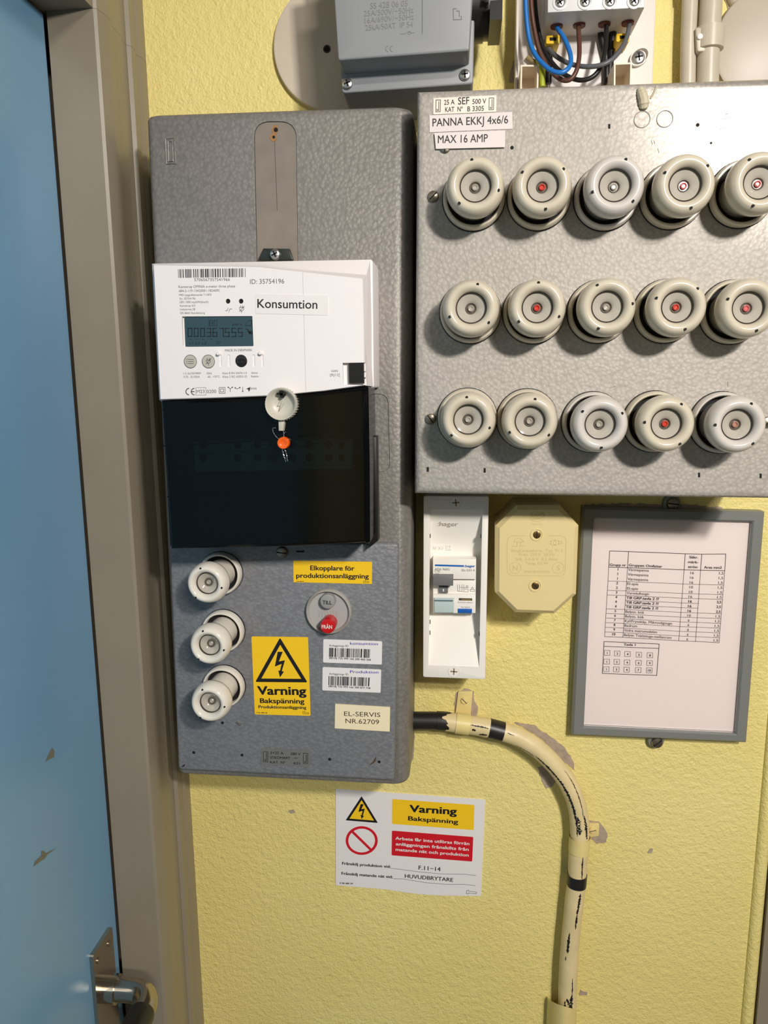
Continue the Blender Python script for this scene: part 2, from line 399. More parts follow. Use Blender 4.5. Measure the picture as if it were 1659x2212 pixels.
# door
DD = DEP_AR+.0025
door = structure(mesh_obj('door_1', MB().box(XD-.04, XD, DD, 1.06, .005, ZT-.003), M_door, angle=0))
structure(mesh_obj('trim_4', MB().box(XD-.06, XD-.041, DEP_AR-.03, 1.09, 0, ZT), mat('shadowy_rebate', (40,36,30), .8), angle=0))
def dpt(px, py): p = PX(px, py, XD); return (p.y, p.z)
def xplate(poly_yz, x0, x1):
    n = len(poly_yz); v = [(x0, y, z) for y, z in poly_yz]+[(x1, y, z) for y, z in poly_yz]
    return MB().add(v, [(i, (i+1) % n, n+(i+1) % n, n+i) for i in range(n)]+[tuple(range(n, 2*n)), tuple(reversed(range(n)))])
ya, za = dpt(178, 2060); yb, zb = dpt(221, 2000); ztop = (za+zb)/2
plate = mesh_obj('handle_plate', xplate(rounded([(ya, ztop-.19), (yb, ztop-.19), (yb, ztop), (ya, ztop)], .003, 3), XD, XD+.0035), M_chrome, door, 'tarnished chrome handle backplate')
ym = (ya+yb)/2
for sx in (.22, .78):
    yy = ya+(yb-ya)*sx
    mesh_obj('plate_screw', MB().tube([(XD+.002, yy, ztop-.011), (XD+.0045, yy, ztop-.011)], .0026, 14), M_steel, plate)
# lever: collar, neck, bend, black grip
pl = PX(203, 2140, XD); zl = pl.z
hx = XD+.004
mesh_obj('collar', MB().tube([(hx-.002, ym, zl), (hx+.010, ym, zl)], .0122, 24), M_chrome, door)
mesh_obj('collar_ring', MB().tube([(hx+.0102, ym, zl), (hx+.0125, ym, zl)], .0095, 24), M_steel, door)
lev = catmull([(hx+.006, ym, zl), (hx+.024, ym, zl), (hx+.034, ym-.003, zl), (hx+.040, ym-.012, zl-.001), (hx+.041, ym-.024, zl-.002)], 6)
mesh_obj('lever', MB().tube(lev, .0102, 20), M_chrome, door, 'bright curved lever neck')
mesh_obj('grip', MB().tube([(hx+.041, ym-.020, zl-.0018), (hx+.041, ym-.024, zl-.002), (hx+.040, ym-.060, zl-.003), (hx+.039, ym-.10, zl-.003), (hx+.039, ym-.103, zl-.003)], .0105, 20, rs=[.0104,.0114,.0116,.0110,.007]), M_blackpl, door, 'black grip sleeve')
M_scuff = mat('grey_scuff', (112,112,98), .6)
for poly in (Z15(228,232, 240,195, 285,150, 285,120, 300,118, 320,135, 395,98, 330,145, 305,180, 285,190), [(97,1645),(103,1630),(112,1613),(117,1620),(116,1634),(106,1638)]):
    yz = [dpt(p[0]-8, p[1]) for p in poly]
    if area2(yz) < 0: yz = yz[::-1]
    ink('scuff_mark', MB().add([(XD+.0003, y, z) for y, z in yz], [tuple(range(len(yz)))]), M_scuff, door)
# the old door frame is out of plumb: it leans a little against the back wall
Z0 = P(373, 1000, 0).z; LEAN = Matrix.Translation((XA, 0, Z0)) @ Matrix.Rotation(-.0142, 4, 'Y') @ Matrix.Translation((-XA, 0, -Z0))
for nm in ('trim_1', 'trim_3', 'trim_4', 'wall_left', 'door_1'):
    o = bpy.data.objects[nm]; o.matrix_world = LEAN @ Matrix.Translation(o.location)
# bare plaster where the paint has come away
def chip(poly, dpth=.0006, m=M_plaster):
    rnd = random.Random(len(poly)*7+int(poly[0][0])); pp = []
    for a, b in zip(poly, poly[1:]+poly[:1]):
        pp.append(a); k = max(1, int(math.hypot(b[0]-a[0], b[1]-a[1])/6))
        for i in range(1, k): t = i/k; pp.append((a[0]+(b[0]-a[0])*t+rnd.uniform(-1.6,1.6), a[1]+(b[1]-a[1])*t+rnd.uniform(-1.6,1.6)))
    mesh_obj('plaster_patch', MB().prism(qs(pp, 0), dpth, -.001), m, wall_back, angle=0)
chip(Z13(390,210, 405,130, 470,92, 545,120, 545,190, 575,240, 560,310, 520,300, 400,290))
chip(Z13(850,352, 1000,372, 1130,465, 1230,540, 1300,650, 1310,720, 1220,640, 1060,480, 930,400))
chip(Z13(1030,700, 1090,680, 1175,780, 1140,840, 1090,855, 1060,800))
chip(Z13(1420,1100, 1495,1110, 1530,1150, 1560,1200, 1550,1265, 1480,1280, 1440,1240, 1420,1180))
chip(Z14(885,240, 905,215, 922,218, 915,240, 895,246)); chip(Z14(455,1120, 500,1135, 498,1155, 450,1158))
chip([(1100,178),(1104,150),(1116,116),(1118,178)]); chip(Z2(1395,0, 1430,80, 1455,100, 1540,20, 1530,0))
chip([(889,1560),(897,1590),(892,1640),(886,1650),(884,1560)])
chip([(1262,1090),(1340,1086),(1430,1090),(1452,1086),(1560,1096),(1560,1112),(1262,1112)])
chip([(623,1751),(634,1748),(638,1755),(628,1757)])

# ================================================================== METER CABINET (left)
DA = .085
xl = (P(313,245,DA).x+P(383,1672,DA).x)/2; xr = (P(893,228,DA).x+P(881,1700,DA).x)/2
zt = (P(313,245,DA).z+P(890,228,DA).z)/2; zb = (P(383,1673,DA).z+P(879,1701,DA).z)/2
cab = root('meter_cabinet', 'tall grey hammered metal meter cabinet carrying the white electricity meter', 'electrical cabinet', ((xl+xr)/2, -.0, zb))
rr = .013
sec = [(xl, 0), (xr, 0)]+[(xr-rr+rr*math.cos(a), -DA+rr-rr*math.sin(a)) for a in [math.pi/2*k/7 for k in range(8)]]
r2 = .006
sec += [(xl+r2-r2*math.sin(a), -DA+r2-r2*math.cos(a)) for a in [math.pi/2*k/5 for k in range(6)]]
cx0, cz0 = (xl+xr)/2, (zt+zb)/2
def scaled(sec, f):       # section drawn in a little, for the folded top and bottom lips
    return [(cx0+(x-cx0)*(1-f/(xr-xl)*2), y*(1-f/DA)) for x, y in sec]
lv = [(zb, .004), (zb+.0015, .0012), (zb+.004, 0), (zt-.004, 0), (zt-.0015, .0012), (zt, .004)]
mb = MB(); n = len(sec)
mb.v = [(x, y, z) for z, f in lv for x, y in scaled(sec, f)]
mb.f = [(k*n+i, k*n+(i+1) % n, (k+1)*n+(i+1) % n, (k+1)*n+i) for k in range(len(lv)-1) for i in range(n)]+[tuple(range((len(lv)-1)*n, len(lv)*n)), tuple(reversed(range(n)))]
body = mesh_obj('body', mb, M_boxA, cab, angle=35)
slot = rounded(qs([(548,262),(640,262),(645,640),(556,640)], DA), mm(34, DA), 7)
side = rounded(qs([(760,852),(838,850),(843,1020),(760,1020)], DA), mm(22, DA), 6)
cut(body, MB().prism(slot, DA+.01, DA-.0016), MB().prism(side, DA+.01, DA-.0016))
mesh_obj('slot_backing', MB().prism(inset(slot, .0004), DA-.0009, DA-.0015), mat('brownish_grey_board', (132,122,112), .6, var=.12, vscale=60), cab, 'bare brownish board behind the slot')
mesh_obj('slot_backing', MB().prism(inset(side, .0004), DA-.0009, DA-.0015), M_boxA, cab)
wood = mesh_obj('torn_wood', MB().prism(qs(Z3(795,150, 805,130, 828,132, 832,160, 818,185, 820,215, 800,222, 785,205, 786,183, 797,178), DA), DA-.0006, DA-.001), mat('raw_wood', (158,116,72), .8, var=.2, vscale=200), cab, 'splintered raw wood patch')
mesh_obj('nail_holes', MB().prism(circle(*q(Z3(818,155)[0], DA), mm(4.5,DA), 10), DA-.0004, DA-.0009).prism(circle(*q(Z3(806,196)[0], DA), mm(3,DA), 10), DA-.0004, DA-.0009), M_hole, wood, angle=0)
mb = MB(); mb.pstroke(Z3(812,222, 816,350, 822,480, 826,610), 1.1, DA-.00085); ink('board_crack', mb, M_dgrey, cab)
mb = MB(); E_ = DA+.0003
for c in (Z3(200,205, 252,203, 258,346, 207,348), Z3(216,222, 240,221, 244,333, 218,335)):
    c3 = [P(x, y, E_) for x, y in c]; mb.tube(c3+[c3[0]], .0006, 6)
mesh_obj('embossed_mark', mb, M_boxA, cab)
# lower cover with raised edge
DC = DA+.0045
cov = rounded(qs([(364,1168),(862,1173),(852,1688),(384,1664)], DC), .004, 4)
cover = root('cabinet_cover', 'raised bluish grey metal cover with stickers on the lower meter cabinet', 'cover', (sum(p[0] for p in cov)/len(cov), -DA, min(p[1] for p in cov)))
mesh_obj('plate', MB().prism(cov, DC, DA+.0003, .003, 4), M_cover, cover)
bt = [(386,1672),(853,1694)]
# holes
for x, y in Z6(180,1430, 500,1447, 1082,1475, 1410,1492, 370,1233): mesh_obj('mounting_hole', MB().prism(circle(*q((x,y), DC), mm(3.6, DC), 14), DC+.00015, DC-.002), M_hole, cover, angle=0)
mesh_obj('slit', MB().prism(qs(Z6(860,90, 912,90, 912,102, 860,102), DC), DC+.00015, DC-.002), M_hole, cover, angle=0)
mesh_obj('bent_lug', MB().tube([P(x, y, DC+.001) for x, y in Z6(465,1225, 478,1238, 495,1246)], mm(2.5, DC), 8), M_zinc, cover)
for z6 in (Z6(1340,1515, 1365,1495, 1388,1458, 1393,1462, 1385,1490, 1362,1508), Z6(95,1525, 120,1518, 124,1505, 112,1528)): ink('rust_scratch', MB().flat(qs(z6, DC), DC+EPS), mat('rust_brown', (84,58,44), .7), cover)
screw('cover_screw', Z6(768,100)[0], 13, DC, M_steel, cover, slot=-.1, h=.0035)
# stickers on the cover
def sticker(name, c4, d, material, parent, label, rad=.0012, th=.0003):
    return mesh_obj(name, MB().prism(rounded(qs(c4, d+th), rad, 3), d+th, d-.0001), material, parent, label, angle=0)
TS = DC+.0003+EPS
s = sticker('yellow_sticker', Z6(840,157, 1363,165, 1362,312, 842,300), DC, M_yellow, cover, 'yellow sticker for the production plant isolator', .0003)
mb = MB(); mb.text('Elkopplare för', *Z6(953,220, 1247,223), 10.5, TS, .018); mb.text('produktionsanläggning', *Z6(860,270, 1342,275), 10.5, TS, .018)
mb.text('E 06 688 68', *Z6(862,297, 910,298), 1.8, TS, .02); mb.pstroke(Z6(1306,303, 1306,292, 1320,290, 1318,296, 1342,296, 1342,302, 1318,304), .7, TS, True)
ink('lettering', mb, M_black, s)
s = sticker('warning_sticker', Z6(562,660, 938,665, 955,1187, 585,1177), DC, M_yellow, cover, 'tall yellow warning sticker with lightning triangle')
def warn_tri(mb, apex, br, bl, wpx, d, bolt):
    o = qs([apex, br, bl], d); o = rounded(o, mm(wpx*.5, d), 3)
    i = inset(ccw(qs([apex, br, bl], d)), mm(wpx, d)); i = rounded(i, 0.00001, 3)
    mb.ring(o, i, d)
    for b in bolt: mb.flat(qs(b, d), d)
mb = MB()
warn_tri(mb, *Z6(752,668, 935,965, 588,962), 8.5, TS, (Z6(737,762, 770,762, 745,826, 785,818, 764,890, 778,894, 752,932, 741,886, 752,888, 763,842, 718,860),))
mb.text('Varning', *Z6(603,1045, 928,1048), 20, TS, .025); mb.text('Bakspänning', *Z6(620,1101, 915,1105), 11.5, TS, .02)
mb.text('Produktionsanläggning', *Z6(610,1136, 927,1141), 7.2, TS, .02); mb.text('E 06 688 28', *Z6(597,1168, 667,1170), 2.4, TS, .02)
mb.pstroke(Z6(904,1172, 904,1160, 916,1157, 914,1165, 942,1167, 942,1174, 915,1174), .8, TS, True)
ink('lettering', mb, M_black, s)
for c4, hand, num, by, lab in ((Z6(1040,678, 1430,692, 1428,847, 1038,833), 'konsumtion', '(8018) 735 999 166 200 460 368', 0, 'white barcode label with handwritten konsumtion'),
                               (Z6(1035,863, 1424,880, 1420,1034, 1033,1018), 'Produktion', '(8018) 735 999 166 300 877 738', 188, 'white barcode label with handwritten Produktion')):
    s = sticker('barcode_label', c4, DC, M_sticker, cover, lab)
    mb = MB(); mb.text('Anläggnings ID', *Z6(1078,726+by, 1206,730+by), 4.6, TS); dx = -3 if by else 0
    barcode(mb, Z6(1078+dx,735+by, 1350+dx,745+by, 1347+dx,803+by, 1077+dx,795+by), TS, 61, 5+by); mb.text(num, *Z6(1078+dx,808+by, 1355+dx,821+by), 4.4, TS, .01)
    ink('print', mb, M_black, s)
    mb = MB(); mb.text(hand, *Z6(1217,714+by, 1402 if not by else 1406,718+by), 6.2, TS, .004)
    ink('handwriting', mb, mat('blue_ballpoint', (48,48,160), .6), s)
s = sticker('engraved_plate', Z6(1118,1108, 1483,1130, 1480,1292, 1115,1270), DC, mat('cream_plate', (240,226,190), .4), cover, 'cream plate reading EL-SERVIS NR 62709', .0003, .0008)
mb = MB(); t2 = DC+.0008+EPS; mb.text('EL-SERVIS', *Z6(1178,1187, 1418,1195), 10.8, t2); mb.text('NR.62709', *Z6(1187,1235, 1410,1243), 11, t2); ink('lettering', mb, mat('brown_black_print', (52,42,36), .6), s)
s = sticker('rating_plate', Z6(628,1402, 953,1415, 950,1525, 627,1510), DC, mat('grey_plate', (128,128,126), .4, .3), cover, 'small grey rating plate', .0005, .0006)
mb = MB(); t2 = DC+.0006+EPS
for t, x0, x1, y in (('3×25 A', 687, 776, 1440), ('380 V', 823, 890, 1446), ('STRÖMART', 687, 822, 1472), ('KAT  Nº', 687, 789, 1502), ('621', 842, 884, 1508)): mb.text(t, *Z6(x0, y, x1, y+3), 6.2, t2, .006)
mb.pstroke(Z6(845,1471, 853,1464, 862,1471, 872,1464), 1, t2)
for x in (0, 265):
    mb.pstroke(Z6(642+x,1425+x*.04, 672+x,1426+x*.04, 672+x,1493+x*.04, 642+x,1492+x*.04), 1.1, t2, True)
    mb.pstroke(Z6(662+x,1434+x*.04, 662+x,1484+x*.04, 651+x,1484+x*.04, 651+x,1476+x*.04), 1.3, t2)
ink('lettering', mb, M_black, s)

# push buttons
DP = DC
cxp, czp = q(Z6(1073,497)[0], DP+.003); R = mm(52.5, DP)
sw = root('push_button_switch', 'round grey switch with grey TILL and red FRÅN push buttons', 'switch', (cxp, -DP, czp))
M_swg = mat('switch_grey', (168,166,160), .3)
mesh_obj('bezel', MB().lathe(cxp, czp, [(R, DP-.001), (R, DP+.002), (R*.98, DP+.004), (R*.93, DP+.005), (R*.88, DP+.0035), (R*.85, DP+.0012)], 48), M_swg, sw, angle=50)
mesh_obj('face', MB().prism(circle(cxp, czp, R*.86, 40), DP+.0013, DP), mat('switch_face', (170,168,166), .35), sw)
bx, bz = q(Z6(1067,430)[0], DP+.008)
def button(name, x, z, r, h, m): return mesh_obj(name, MB().lathe(x, z, [(r, DP), (r, DP+h-.0015), (r*.93, DP+h-.0004), (r*.75, DP+h), (r*.02, DP+h)], 32, cap1=True), m, sw, angle=45)
b1 = button('on_button', bx, bz, mm(17.5, DP+.01), .008, mat('button_grey', (150,150,148), .3))
mb = MB(); mb.text('TILL', *Z6(1035,446, 1096,448), 8.6, DP+.008+EPS, .014); ink('lettering', mb, M_black, b1)
bx, bz = q(Z6(1067,594)[0], DP+.014)
b2 = button('off_button', bx, bz, mm(17.5, DP+.012), .014, mat('button_red', (196,22,28), .25))
mb = MB(); mb.text('FRÅN', *Z6(1029,608, 1098,610), 8.8, DP+.014+EPS, .014); ink('lettering', mb, mat('white_print', (235,228,220), .5), b2)
mb = MB()
for k in range(7): mb.pstroke(Z6(1010+k*19,488, 1012+k*19,530), .8, DP+.0013+EPS); mb.pstroke(Z6(1012+k*19,530, 1024+k*19,490), .5, DP+.0013+EPS)
ink('maker_mark', mb, mat('faint_grey', (150,148,146), .5), sw)

# ================================================================== FUSE BOX (right)
DB = .118
xl = (P(903,190,DB).x+P(893,1062,DB).x)/2; xr = P(1702,1081,DB).x
zt = (P(903,188,DB).z+P(1659,172,DB).z)/2; zb = (P(893,1064,DB).z+P(1659,1081,DB).z)/2
fb = root('fuse_box', 'wide silver grey hammered fuse box with three rows of porcelain fuses', 'fuse box', ((xl+xr)/2, 0, zb))
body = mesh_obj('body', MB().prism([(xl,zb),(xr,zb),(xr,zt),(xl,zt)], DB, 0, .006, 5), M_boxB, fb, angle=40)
for px, r in (((1106,319),3.6), ((1507,270),3.6), ((1536,309),2.4)): mesh_obj('mounting_hole', MB().prism(circle(*q(px, DB), mm(r, DB), 12), DB+.00012, DB-.003), M_hole, fb, angle=0)
for x, y in ((1316,273), (1047,1016), (924,1014), (1510,1026), (1643,1028)): mesh_obj('slit', MB().prism(qs([(x-2.3,y-5),(x+2.3,y-5),(x+2.3,y+5),(x-2.3,y+5)], DB), DB+.00012, DB-.003), M_hole, fb, angle=0)
for px in ((1387,258), (1436,257)):
    x, z = q(px, DB); r = mm(16, DB)
    mesh_obj('knockout', MB().lathe(x, z, [(r, DB-.0005), (r, DB+.0004), (r*.97, DB+.0006), (r*.91, DB+.0004), (r*.89, DB-.0002)], 32), M_boxB, fb, angle=20)
for px, a in (((936,425),.75), ((930,905),-.9), ((1657,912),.8), ((961,319),1.5)): screw('panel_screw', px, 11.5, DB, M_steel, fb, slot=a, h=.003 if px[1] != 319 else .0012)
T3 = DB+.0003+EPS
s = sticker('rating_plate', Z7(207,118, 710,95, 708,226, 205,248), DB, mat('cream_enamel', (238,228,214), .35), fb, 'small cream plate reading 25 A SEF 500 V', .0006, .0006)
mb = MB(); t2 = DB+.0006+EPS
mb.text('25 A', *Z7(292,171, 376,167), 9, t2, .004); mb.text('SEF', *Z7(404,169, 493,164), 13, t2, .006); mb.text('500 V', *Z7(518,165, 628,160), 9, t2, .004)
mb.text('KAT  Nº', *Z7(301,228, 441,223), 9, t2, .004); mb.text('B 3305', *Z7(478,223, 609,218), 9, t2, .004)
for x, y in ((0, 0), (424, -16)):
    mb.pstroke(Z7(228+x,133+y, 264+x,132+y, 262+x,225+y, 226+x,226+y), 1.1, t2, True); mb.pstroke(Z7(249+x,146+y, 251+x,146+y, 250+x,214+y, 236+x,214+y, 236+x,204+y), 1.2, t2)
ink('lettering', mb, M_black, s)
s = sticker('paper_label', Z7(175,255, 835,228, 838,362, 177,390), DB+.0002, M_paper, fb, 'white label reading PANNA EKKJ 4x6/6', .0001)
mb = MB(); mb.text('PANNA EKKJ 4x6/6', *Z7(200,343, 802,318), 14.5, DB+.0005+EPS, .004); ink('lettering', mb, M_black, s)
s = sticker('paper_label', Z7(215,395, 780,374, 778,508, 227,522), DB+.0017, M_paper, fb, 'white label reading MAX 16 AMP', .0001)
mb = MB(); mb.text('MAX 16 AMP', *Z7(243,477, 640,466), 14.5, DB+.0020+EPS, .004); ink('lettering', mb, M_black, s)
blob = mesh_obj('paint_drip', MB().tube(catmull([P(1382,192,DB), P(1386,202,DB+.001), P(1390,215,DB+.0015), P(1391,228,DB+.0008), P(1391,233,DB)], 5), .003, 10, rs=[.0025+.0012*math.sin(i/20*3.14)+random.uniform(-.0003,.0003) for i in range(21)]), mat('dried_beige_filler', (196,186,160), .6), fb, 'dried beige drip of filler')
mesh_obj('strand', MB().tube(catmull([P(1405,213,DB), P(1413,200,DB+.001), P(1419,186,DB)], 4), .0007, 6), MATS['dried_beige_filler'], blob)
mb = MB()
for a in (((1440,855),(1446,860)), ((1318,838),(1330,834)), ((1572,824),(1573,836)), ((1407,303),(1409,312)), ((1412,303),(1415,311)), ((1421,320),(1423,330)), ((1567,246),(1576,247)), ((1562,258),(1575,252)), ((1555,279),(1565,276)), ((942,217),(943,224)), ((1320,720),(1334,690))):
    ink('scratch', MB().pstroke(a, .9, DB+EPS), mat('scratch_grey', (96,90,86), .6), fb)

# ------------------------------------------------------------------ fuses
def fuse_template(R, K, out, porc, gap, sl, tk):
    """porcelain screw fuse: R flange radius, K cap radius; out = how far the cap stands off. Axis along -y from the origin."""
    r = root('screw_fuse', '', 'fuse', (0, 0, 0))
    mesh_obj('gasket', MB().lathe(0, 0, [(R*1.025, -.0005), (R*1.025, .0008), (R*.9, .0012)], 40), M_hole, r, loc=(0,0,0))
    mesh_obj('flange', MB().lathe(0, 0, [(R, .0008), (R, .004), (R*.985, .0065), (R*.94, .008), (R*gap+.0008, .008), (R*gap, .0068), (R*gap, .001)], 48), porc, r, loc=(0,0,0), angle=50)
    mesh_obj('socket', MB().lathe(0, 0, [(R*gap, .0012), (K*.3, .0012)], 32), M_hole, r, loc=(0,0,0))
    o = out
    cap = mesh_obj('cap', MB().lathe(0, 0, [(K*sl, .0015), (K*sl, o-.013*tk), (K*(sl+.08), o-.0118*tk), (K*.96, o-.009*tk), (K, o-.004*tk), (K*.995, o+.000), (K*.95, o+.004), (K*.86, o+.0072), (K*.76, o+.0084), (K*.66, o+.0078), (K*.57, o+.0056), (K*.53, o+.003), (K*.525, o+.001)], 56), porc, r, loc=(0,0,0), angle=60)
    mesh_obj('window_rim', MB().lathe(0, 0, [(K*.535, o+.003), (K*.52, o+.0038), (K*.495, o+.0032), (K*.495, o+.001)], 40), mat('dark_rim', (52,46,42), .35), cap, loc=(0,0,0))
    mesh_obj('window', MB().lathe(0, 0, [(K*.50, o+.0022), (K*.40, o+.0016), (K*.30, o+.0006), (K*.19, -.0004+o), (K*.17, o-.0012), (K*.02, o-.0014)], 36, cap1=True), M_win, cap, loc=(0,0,0), angle=60)
    mesh_obj('indicator_cup', MB().lathe(0, 0, [(K*.20, o-.0008), (K*.19, o+.0004), (K*.165, o-.0002), (K*.15, o-.001), (K*.01, o-.001)], 24), mat('indicator_cup', (104,97,88), .2), cap, loc=(0,0,0))
    mesh_obj('indicator', MB().lathe(0, 0, [(K*.11, o-.001), (K*.105, o+.0004), (K*.075, o+.0008), (K*.055, o-.0002), (K*.01, o-.0002)], 20, cap1=True), M_zinc, cap, loc=(0,0,0))
    mb = MB()
    for a in (100, 345, 228): 
        a = math.radians(a); x, z = K*.80*math.cos(a), K*.80*math.sin(a)
        mesh_obj('test_hole', MB().tube([(x, -(o+.0045), z), (x*1.0, -(o+.0083), z)], K*.052, 10), M_hole, cap)
    return r
def dup(o, parent=None):
    c = o.copy(); C.objects.link(c); c.parent = parent
    for ch in [x for x in ALLOBJ if x.parent == o]: dup(ch, c)
    return c
IND = {'red': mat('red_indicator', (196,64,50), .2), 'pink': mat('pink_indicator', (206,104,104), .2), 'clear': mat('silver_indicator', (190,184,172), .2, .3), 'dim': mat('brown_indicator', (172,128,112), .25)}
def place_fuse(t, px, panel, out, ang, ind, porc, label, group, first):
    p = P(px[0], px[1], panel+out)
    o = t if first else dup(t)
    o.location = (p.x, -panel, p.z); o.rotation_euler = (random.uniform(-.02,.02), math.radians(ang), random.uniform(-.02,.02)); o['label'] = label; o['group'] = group
    for ch in list(bpy.data.objects):
        if ch.parent == o:
            sub = [g for g in bpy.data.objects if g.parent == ch]
            for x in [ch]+sub:
                nm = x.name.split('.')[0]
                mm_ = {'cap': porc, 'flange': porc, 'indicator': IND[ind]}.get(nm)
                if mm_: x.material_slots[0].link = 'OBJECT'; x.material_slots[0].material = mm_
OUTB = .030
tB = fuse_template(mm(63.5, DB+.006), mm(59, DB+OUTB), OUTB, M_porc, .86, .78, .9)
ALLOBJ = list(bpy.data.objects)
ords = ('first', 'second', 'third', 'fourth', 'fifth')
rows = (('top', ((1025,407,0,'clear',M_porc), (1173,405,-50,'red',M_porc), (1326,405,30,'clear',M_porcw), (1477,401,-55,'pink',M_porc), (1636,397,-25,'pink',M_porc))),
        ('middle', ((1017,667,25,'clear',M_porc), (1161,667,10,'red',M_porc), (1309,665,-20,'clear',M_porc), (1461,664,-60,'red',M_porc), (1612,666,-60,'pink',M_porc))),
        ('bottom', ((1010,907,5,'clear',M_porc), (1145,909,20,'clear',M_porc), (1294,916,-45,'clear',M_porcw), (1434,915,-75,'red',M_porc), (1587,917,-80,'dim',M_porcw))))
first = True
seen = {'clear': 'a clear window', 'red': 'a red centre dot', 'pink': 'a pink centre dot', 'dim': 'a brownish centre dot'}
for rn, lst in rows:
    for i, (x, y, a, ind, pc) in enumerate(lst):
        place_fuse(tB, (x, y), DB, OUTB, a, ind, pc, 'cream screw fuse with %s, %s row, %s from meter cabinet' % (seen[ind], rn, ords[i]), 'porcelain fuses in the wide fuse box', first); first = False
OUTA = .034
tA = fuse_template(mm(49.5, DC+.006), mm(47.5, DC+OUTA), OUTA, M_porca, .85, .72, .6)
ALLOBJ = list(bpy.data.objects)
for i, (x, y, a, lab) in enumerate(((451,1259,-5,'white porcelain screw fuse just under the black meter cover'), (457,1389,-5,'white porcelain screw fuse, middle one of three on the meter cabinet'), (459,1514,-10,'white porcelain screw fuse, lowest of three on the meter cabinet'))):
    place_fuse(tA, (x, y), DC, OUTA, a, 'clear', M_porca, lab, 'porcelain fuses on the meter cabinet', i == 0)

# ================================================================== ELECTRICITY METER
DM0, DR, DM = DA+.0005, .125, .143
pc = P(570, 870, DM0)
met = root('electricity_meter', 'white three-phase electricity meter with black terminal cover on grey cabinet', 'electricity meter', (pc.x, -DM0, P(600,1185,DM).z))
rim = rounded(qs([(328,569),(805,560),(808,838),(345,868)], DR), .002, 3)
mesh_obj('base', MB().prism(rim, DR, DM0, .001, 2), M_white, met)
# front shell: slopes from a thin rim at the right and top up to the face
fo = qs([(329,570),(560,566),(800,562.5),(803,700),(803.5,792),(806,835),(700,845),(600,855),(480,860),(345,864)], DR)
fi = qs([(330,570.5),(560,575),(785,600),(787,700),(788,790),(790,833),(700,845.5),(600,855),(480,860),(345,864)], DM)
shell = MB(); n = len(fo)
mid = [((a[0]*.25+b[0]*.75), (a[1]*.25+b[1]*.75)) for a, b in zip(fo, fi)]
rs = [([(x, -DR+.001, z) for x, z in fo]), ([(x, -DR-.0006, z) for x, z in fo]), ([(x, -(DR+.006), z) for x, z in mid]), ([(x, -DM+.0012, z) for x, z in fi]), ([(x, -DM, z) for x, z in inset(ccw(fi), .0007)][::(1 if area2(fi) > 0 else -1)])]
shell.v = [p for r in rs for p in r]
shell.f = [(k*n+i, k*n+(i+1) % n, (k+1)*n+(i+1) % n, (k+1)*n+i) for k in range(len(rs)-1) for i in range(n)]+[tuple(range((len(rs)-1)*n, len(rs)*n)), tuple(reversed(range(n)))]
shell = mesh_obj('front_shell', shell, M_white, met, angle=28)
disp = rounded(qs(Z4(232,458, 718,455, 726,663, 240,668), DM), .0006, 2)
cutm = MB().prism(disp, DM+.01, DM-.0025)
hanr = qs(Z4(1340,778, 1530,775, 1535,930, 1345,928), DM)
ports = MB().prism(hanr, DM+.01, DM-.004)
cutl = [cutm, ports]
for c in (Z4(550,353), Z4(640,353)): cutl.append(MB().prism(circle(*q(c[0], DM), mm(5.2, DM), 16), DM+.01, DM-.002))
cutl.append(MB().prism(circle(*q(Z4(641,765)[0], DM), mm(13.5, DM), 24), DM+.01, DM-.003))
for x in (497, 556, 727, 786): cutl.append(MB().prism(rounded(qs(Z4(x-8,722, x+8,722, x+10,805, x-6,805), DM), .0006, 2), DM+.01, DM-.0006))
cutl.append(MB().prism(qs(Z4(1063,145, 1066,145, 1088,975, 1085,975), DM), DM+.01, DM-.0005))
cut(shell, *cutl)
led = MB()
for c in (Z4(550,353), Z4(640,353)): led.prism(circle(*q(c[0], DM), mm(5, DM), 14), DM-.0012, DM-.0019)
mesh_obj('indicator_lamps', led, M_hole, shell)
op = mesh_obj('optical_port', MB().prism(circle(*q(Z4(641,765)[0], DM), mm(13.3, DM), 24), DM-.0006, DM-.0029, .0003), M_blackpl, shell, 'black optical port')
mb = MB()
for x in (628, 655): mb.lathe(*q(Z4(x,766)[0], DM), [(mm(4.5,DM), DM-.0006), (mm(4.2,DM), DM-.0003), (mm(3,DM), DM-.0004)], 14)
mesh_obj('lens_pair', mb, M_blackpl, op)
for x, y in Z4(487,716, 776,713): mesh_obj('guide_peg', MB().lathe(*q((x,y), DM), [(mm(4,DM), DM-.001), (mm(4,DM), DM+.002), (mm(2.5,DM), DM+.003), (.0001, DM+.003)], 14, cap1=True), M_white, shell)
lcd = mesh_obj('display', MB().prism(qs(Z4(246,462, 715,460, 722,661, 254,664), DM), DM-.0012, DM-.0024), mat('teal_lcd', (52,76,84), .25), shell, 'teal grey liquid crystal display')
mb = MB(); dl = DM-.0012+EPS
SEG = {'0': 'abcdef', '3': 'abgcd', '6': 'acdefg', '7': 'abc', '5': 'afgcd', '1': 'bc', '8': 'abcdefg'}
def seg(ch, x, y, wd, h, st):
    pts = {'a': (x,y-h,x+wd,y-h), 'b': (x+wd,y-h,x+wd,y-h/2), 'c': (x+wd,y-h/2,x+wd,y), 'd': (x,y,x+wd,y), 'e': (x,y-h/2,x,y), 'f': (x,y-h,x,y-h/2), 'g': (x,y-h/2,x+wd,y-h/2)}
    for k in SEG[ch]: mb.pstroke(Z4(*pts[k]), st, dl)
for i, ch in enumerate('000367555'):
    seg(ch, (275,318,362,405,447,492,532,578,622)[i], 596, 26, 56, 1.9)
mb.pstroke(Z4(522,594, 523,598), 2, dl)
for ch, x in (('1',400), ('8',425), ('0',455)): seg(ch, x, 523, 19, 38, .9)
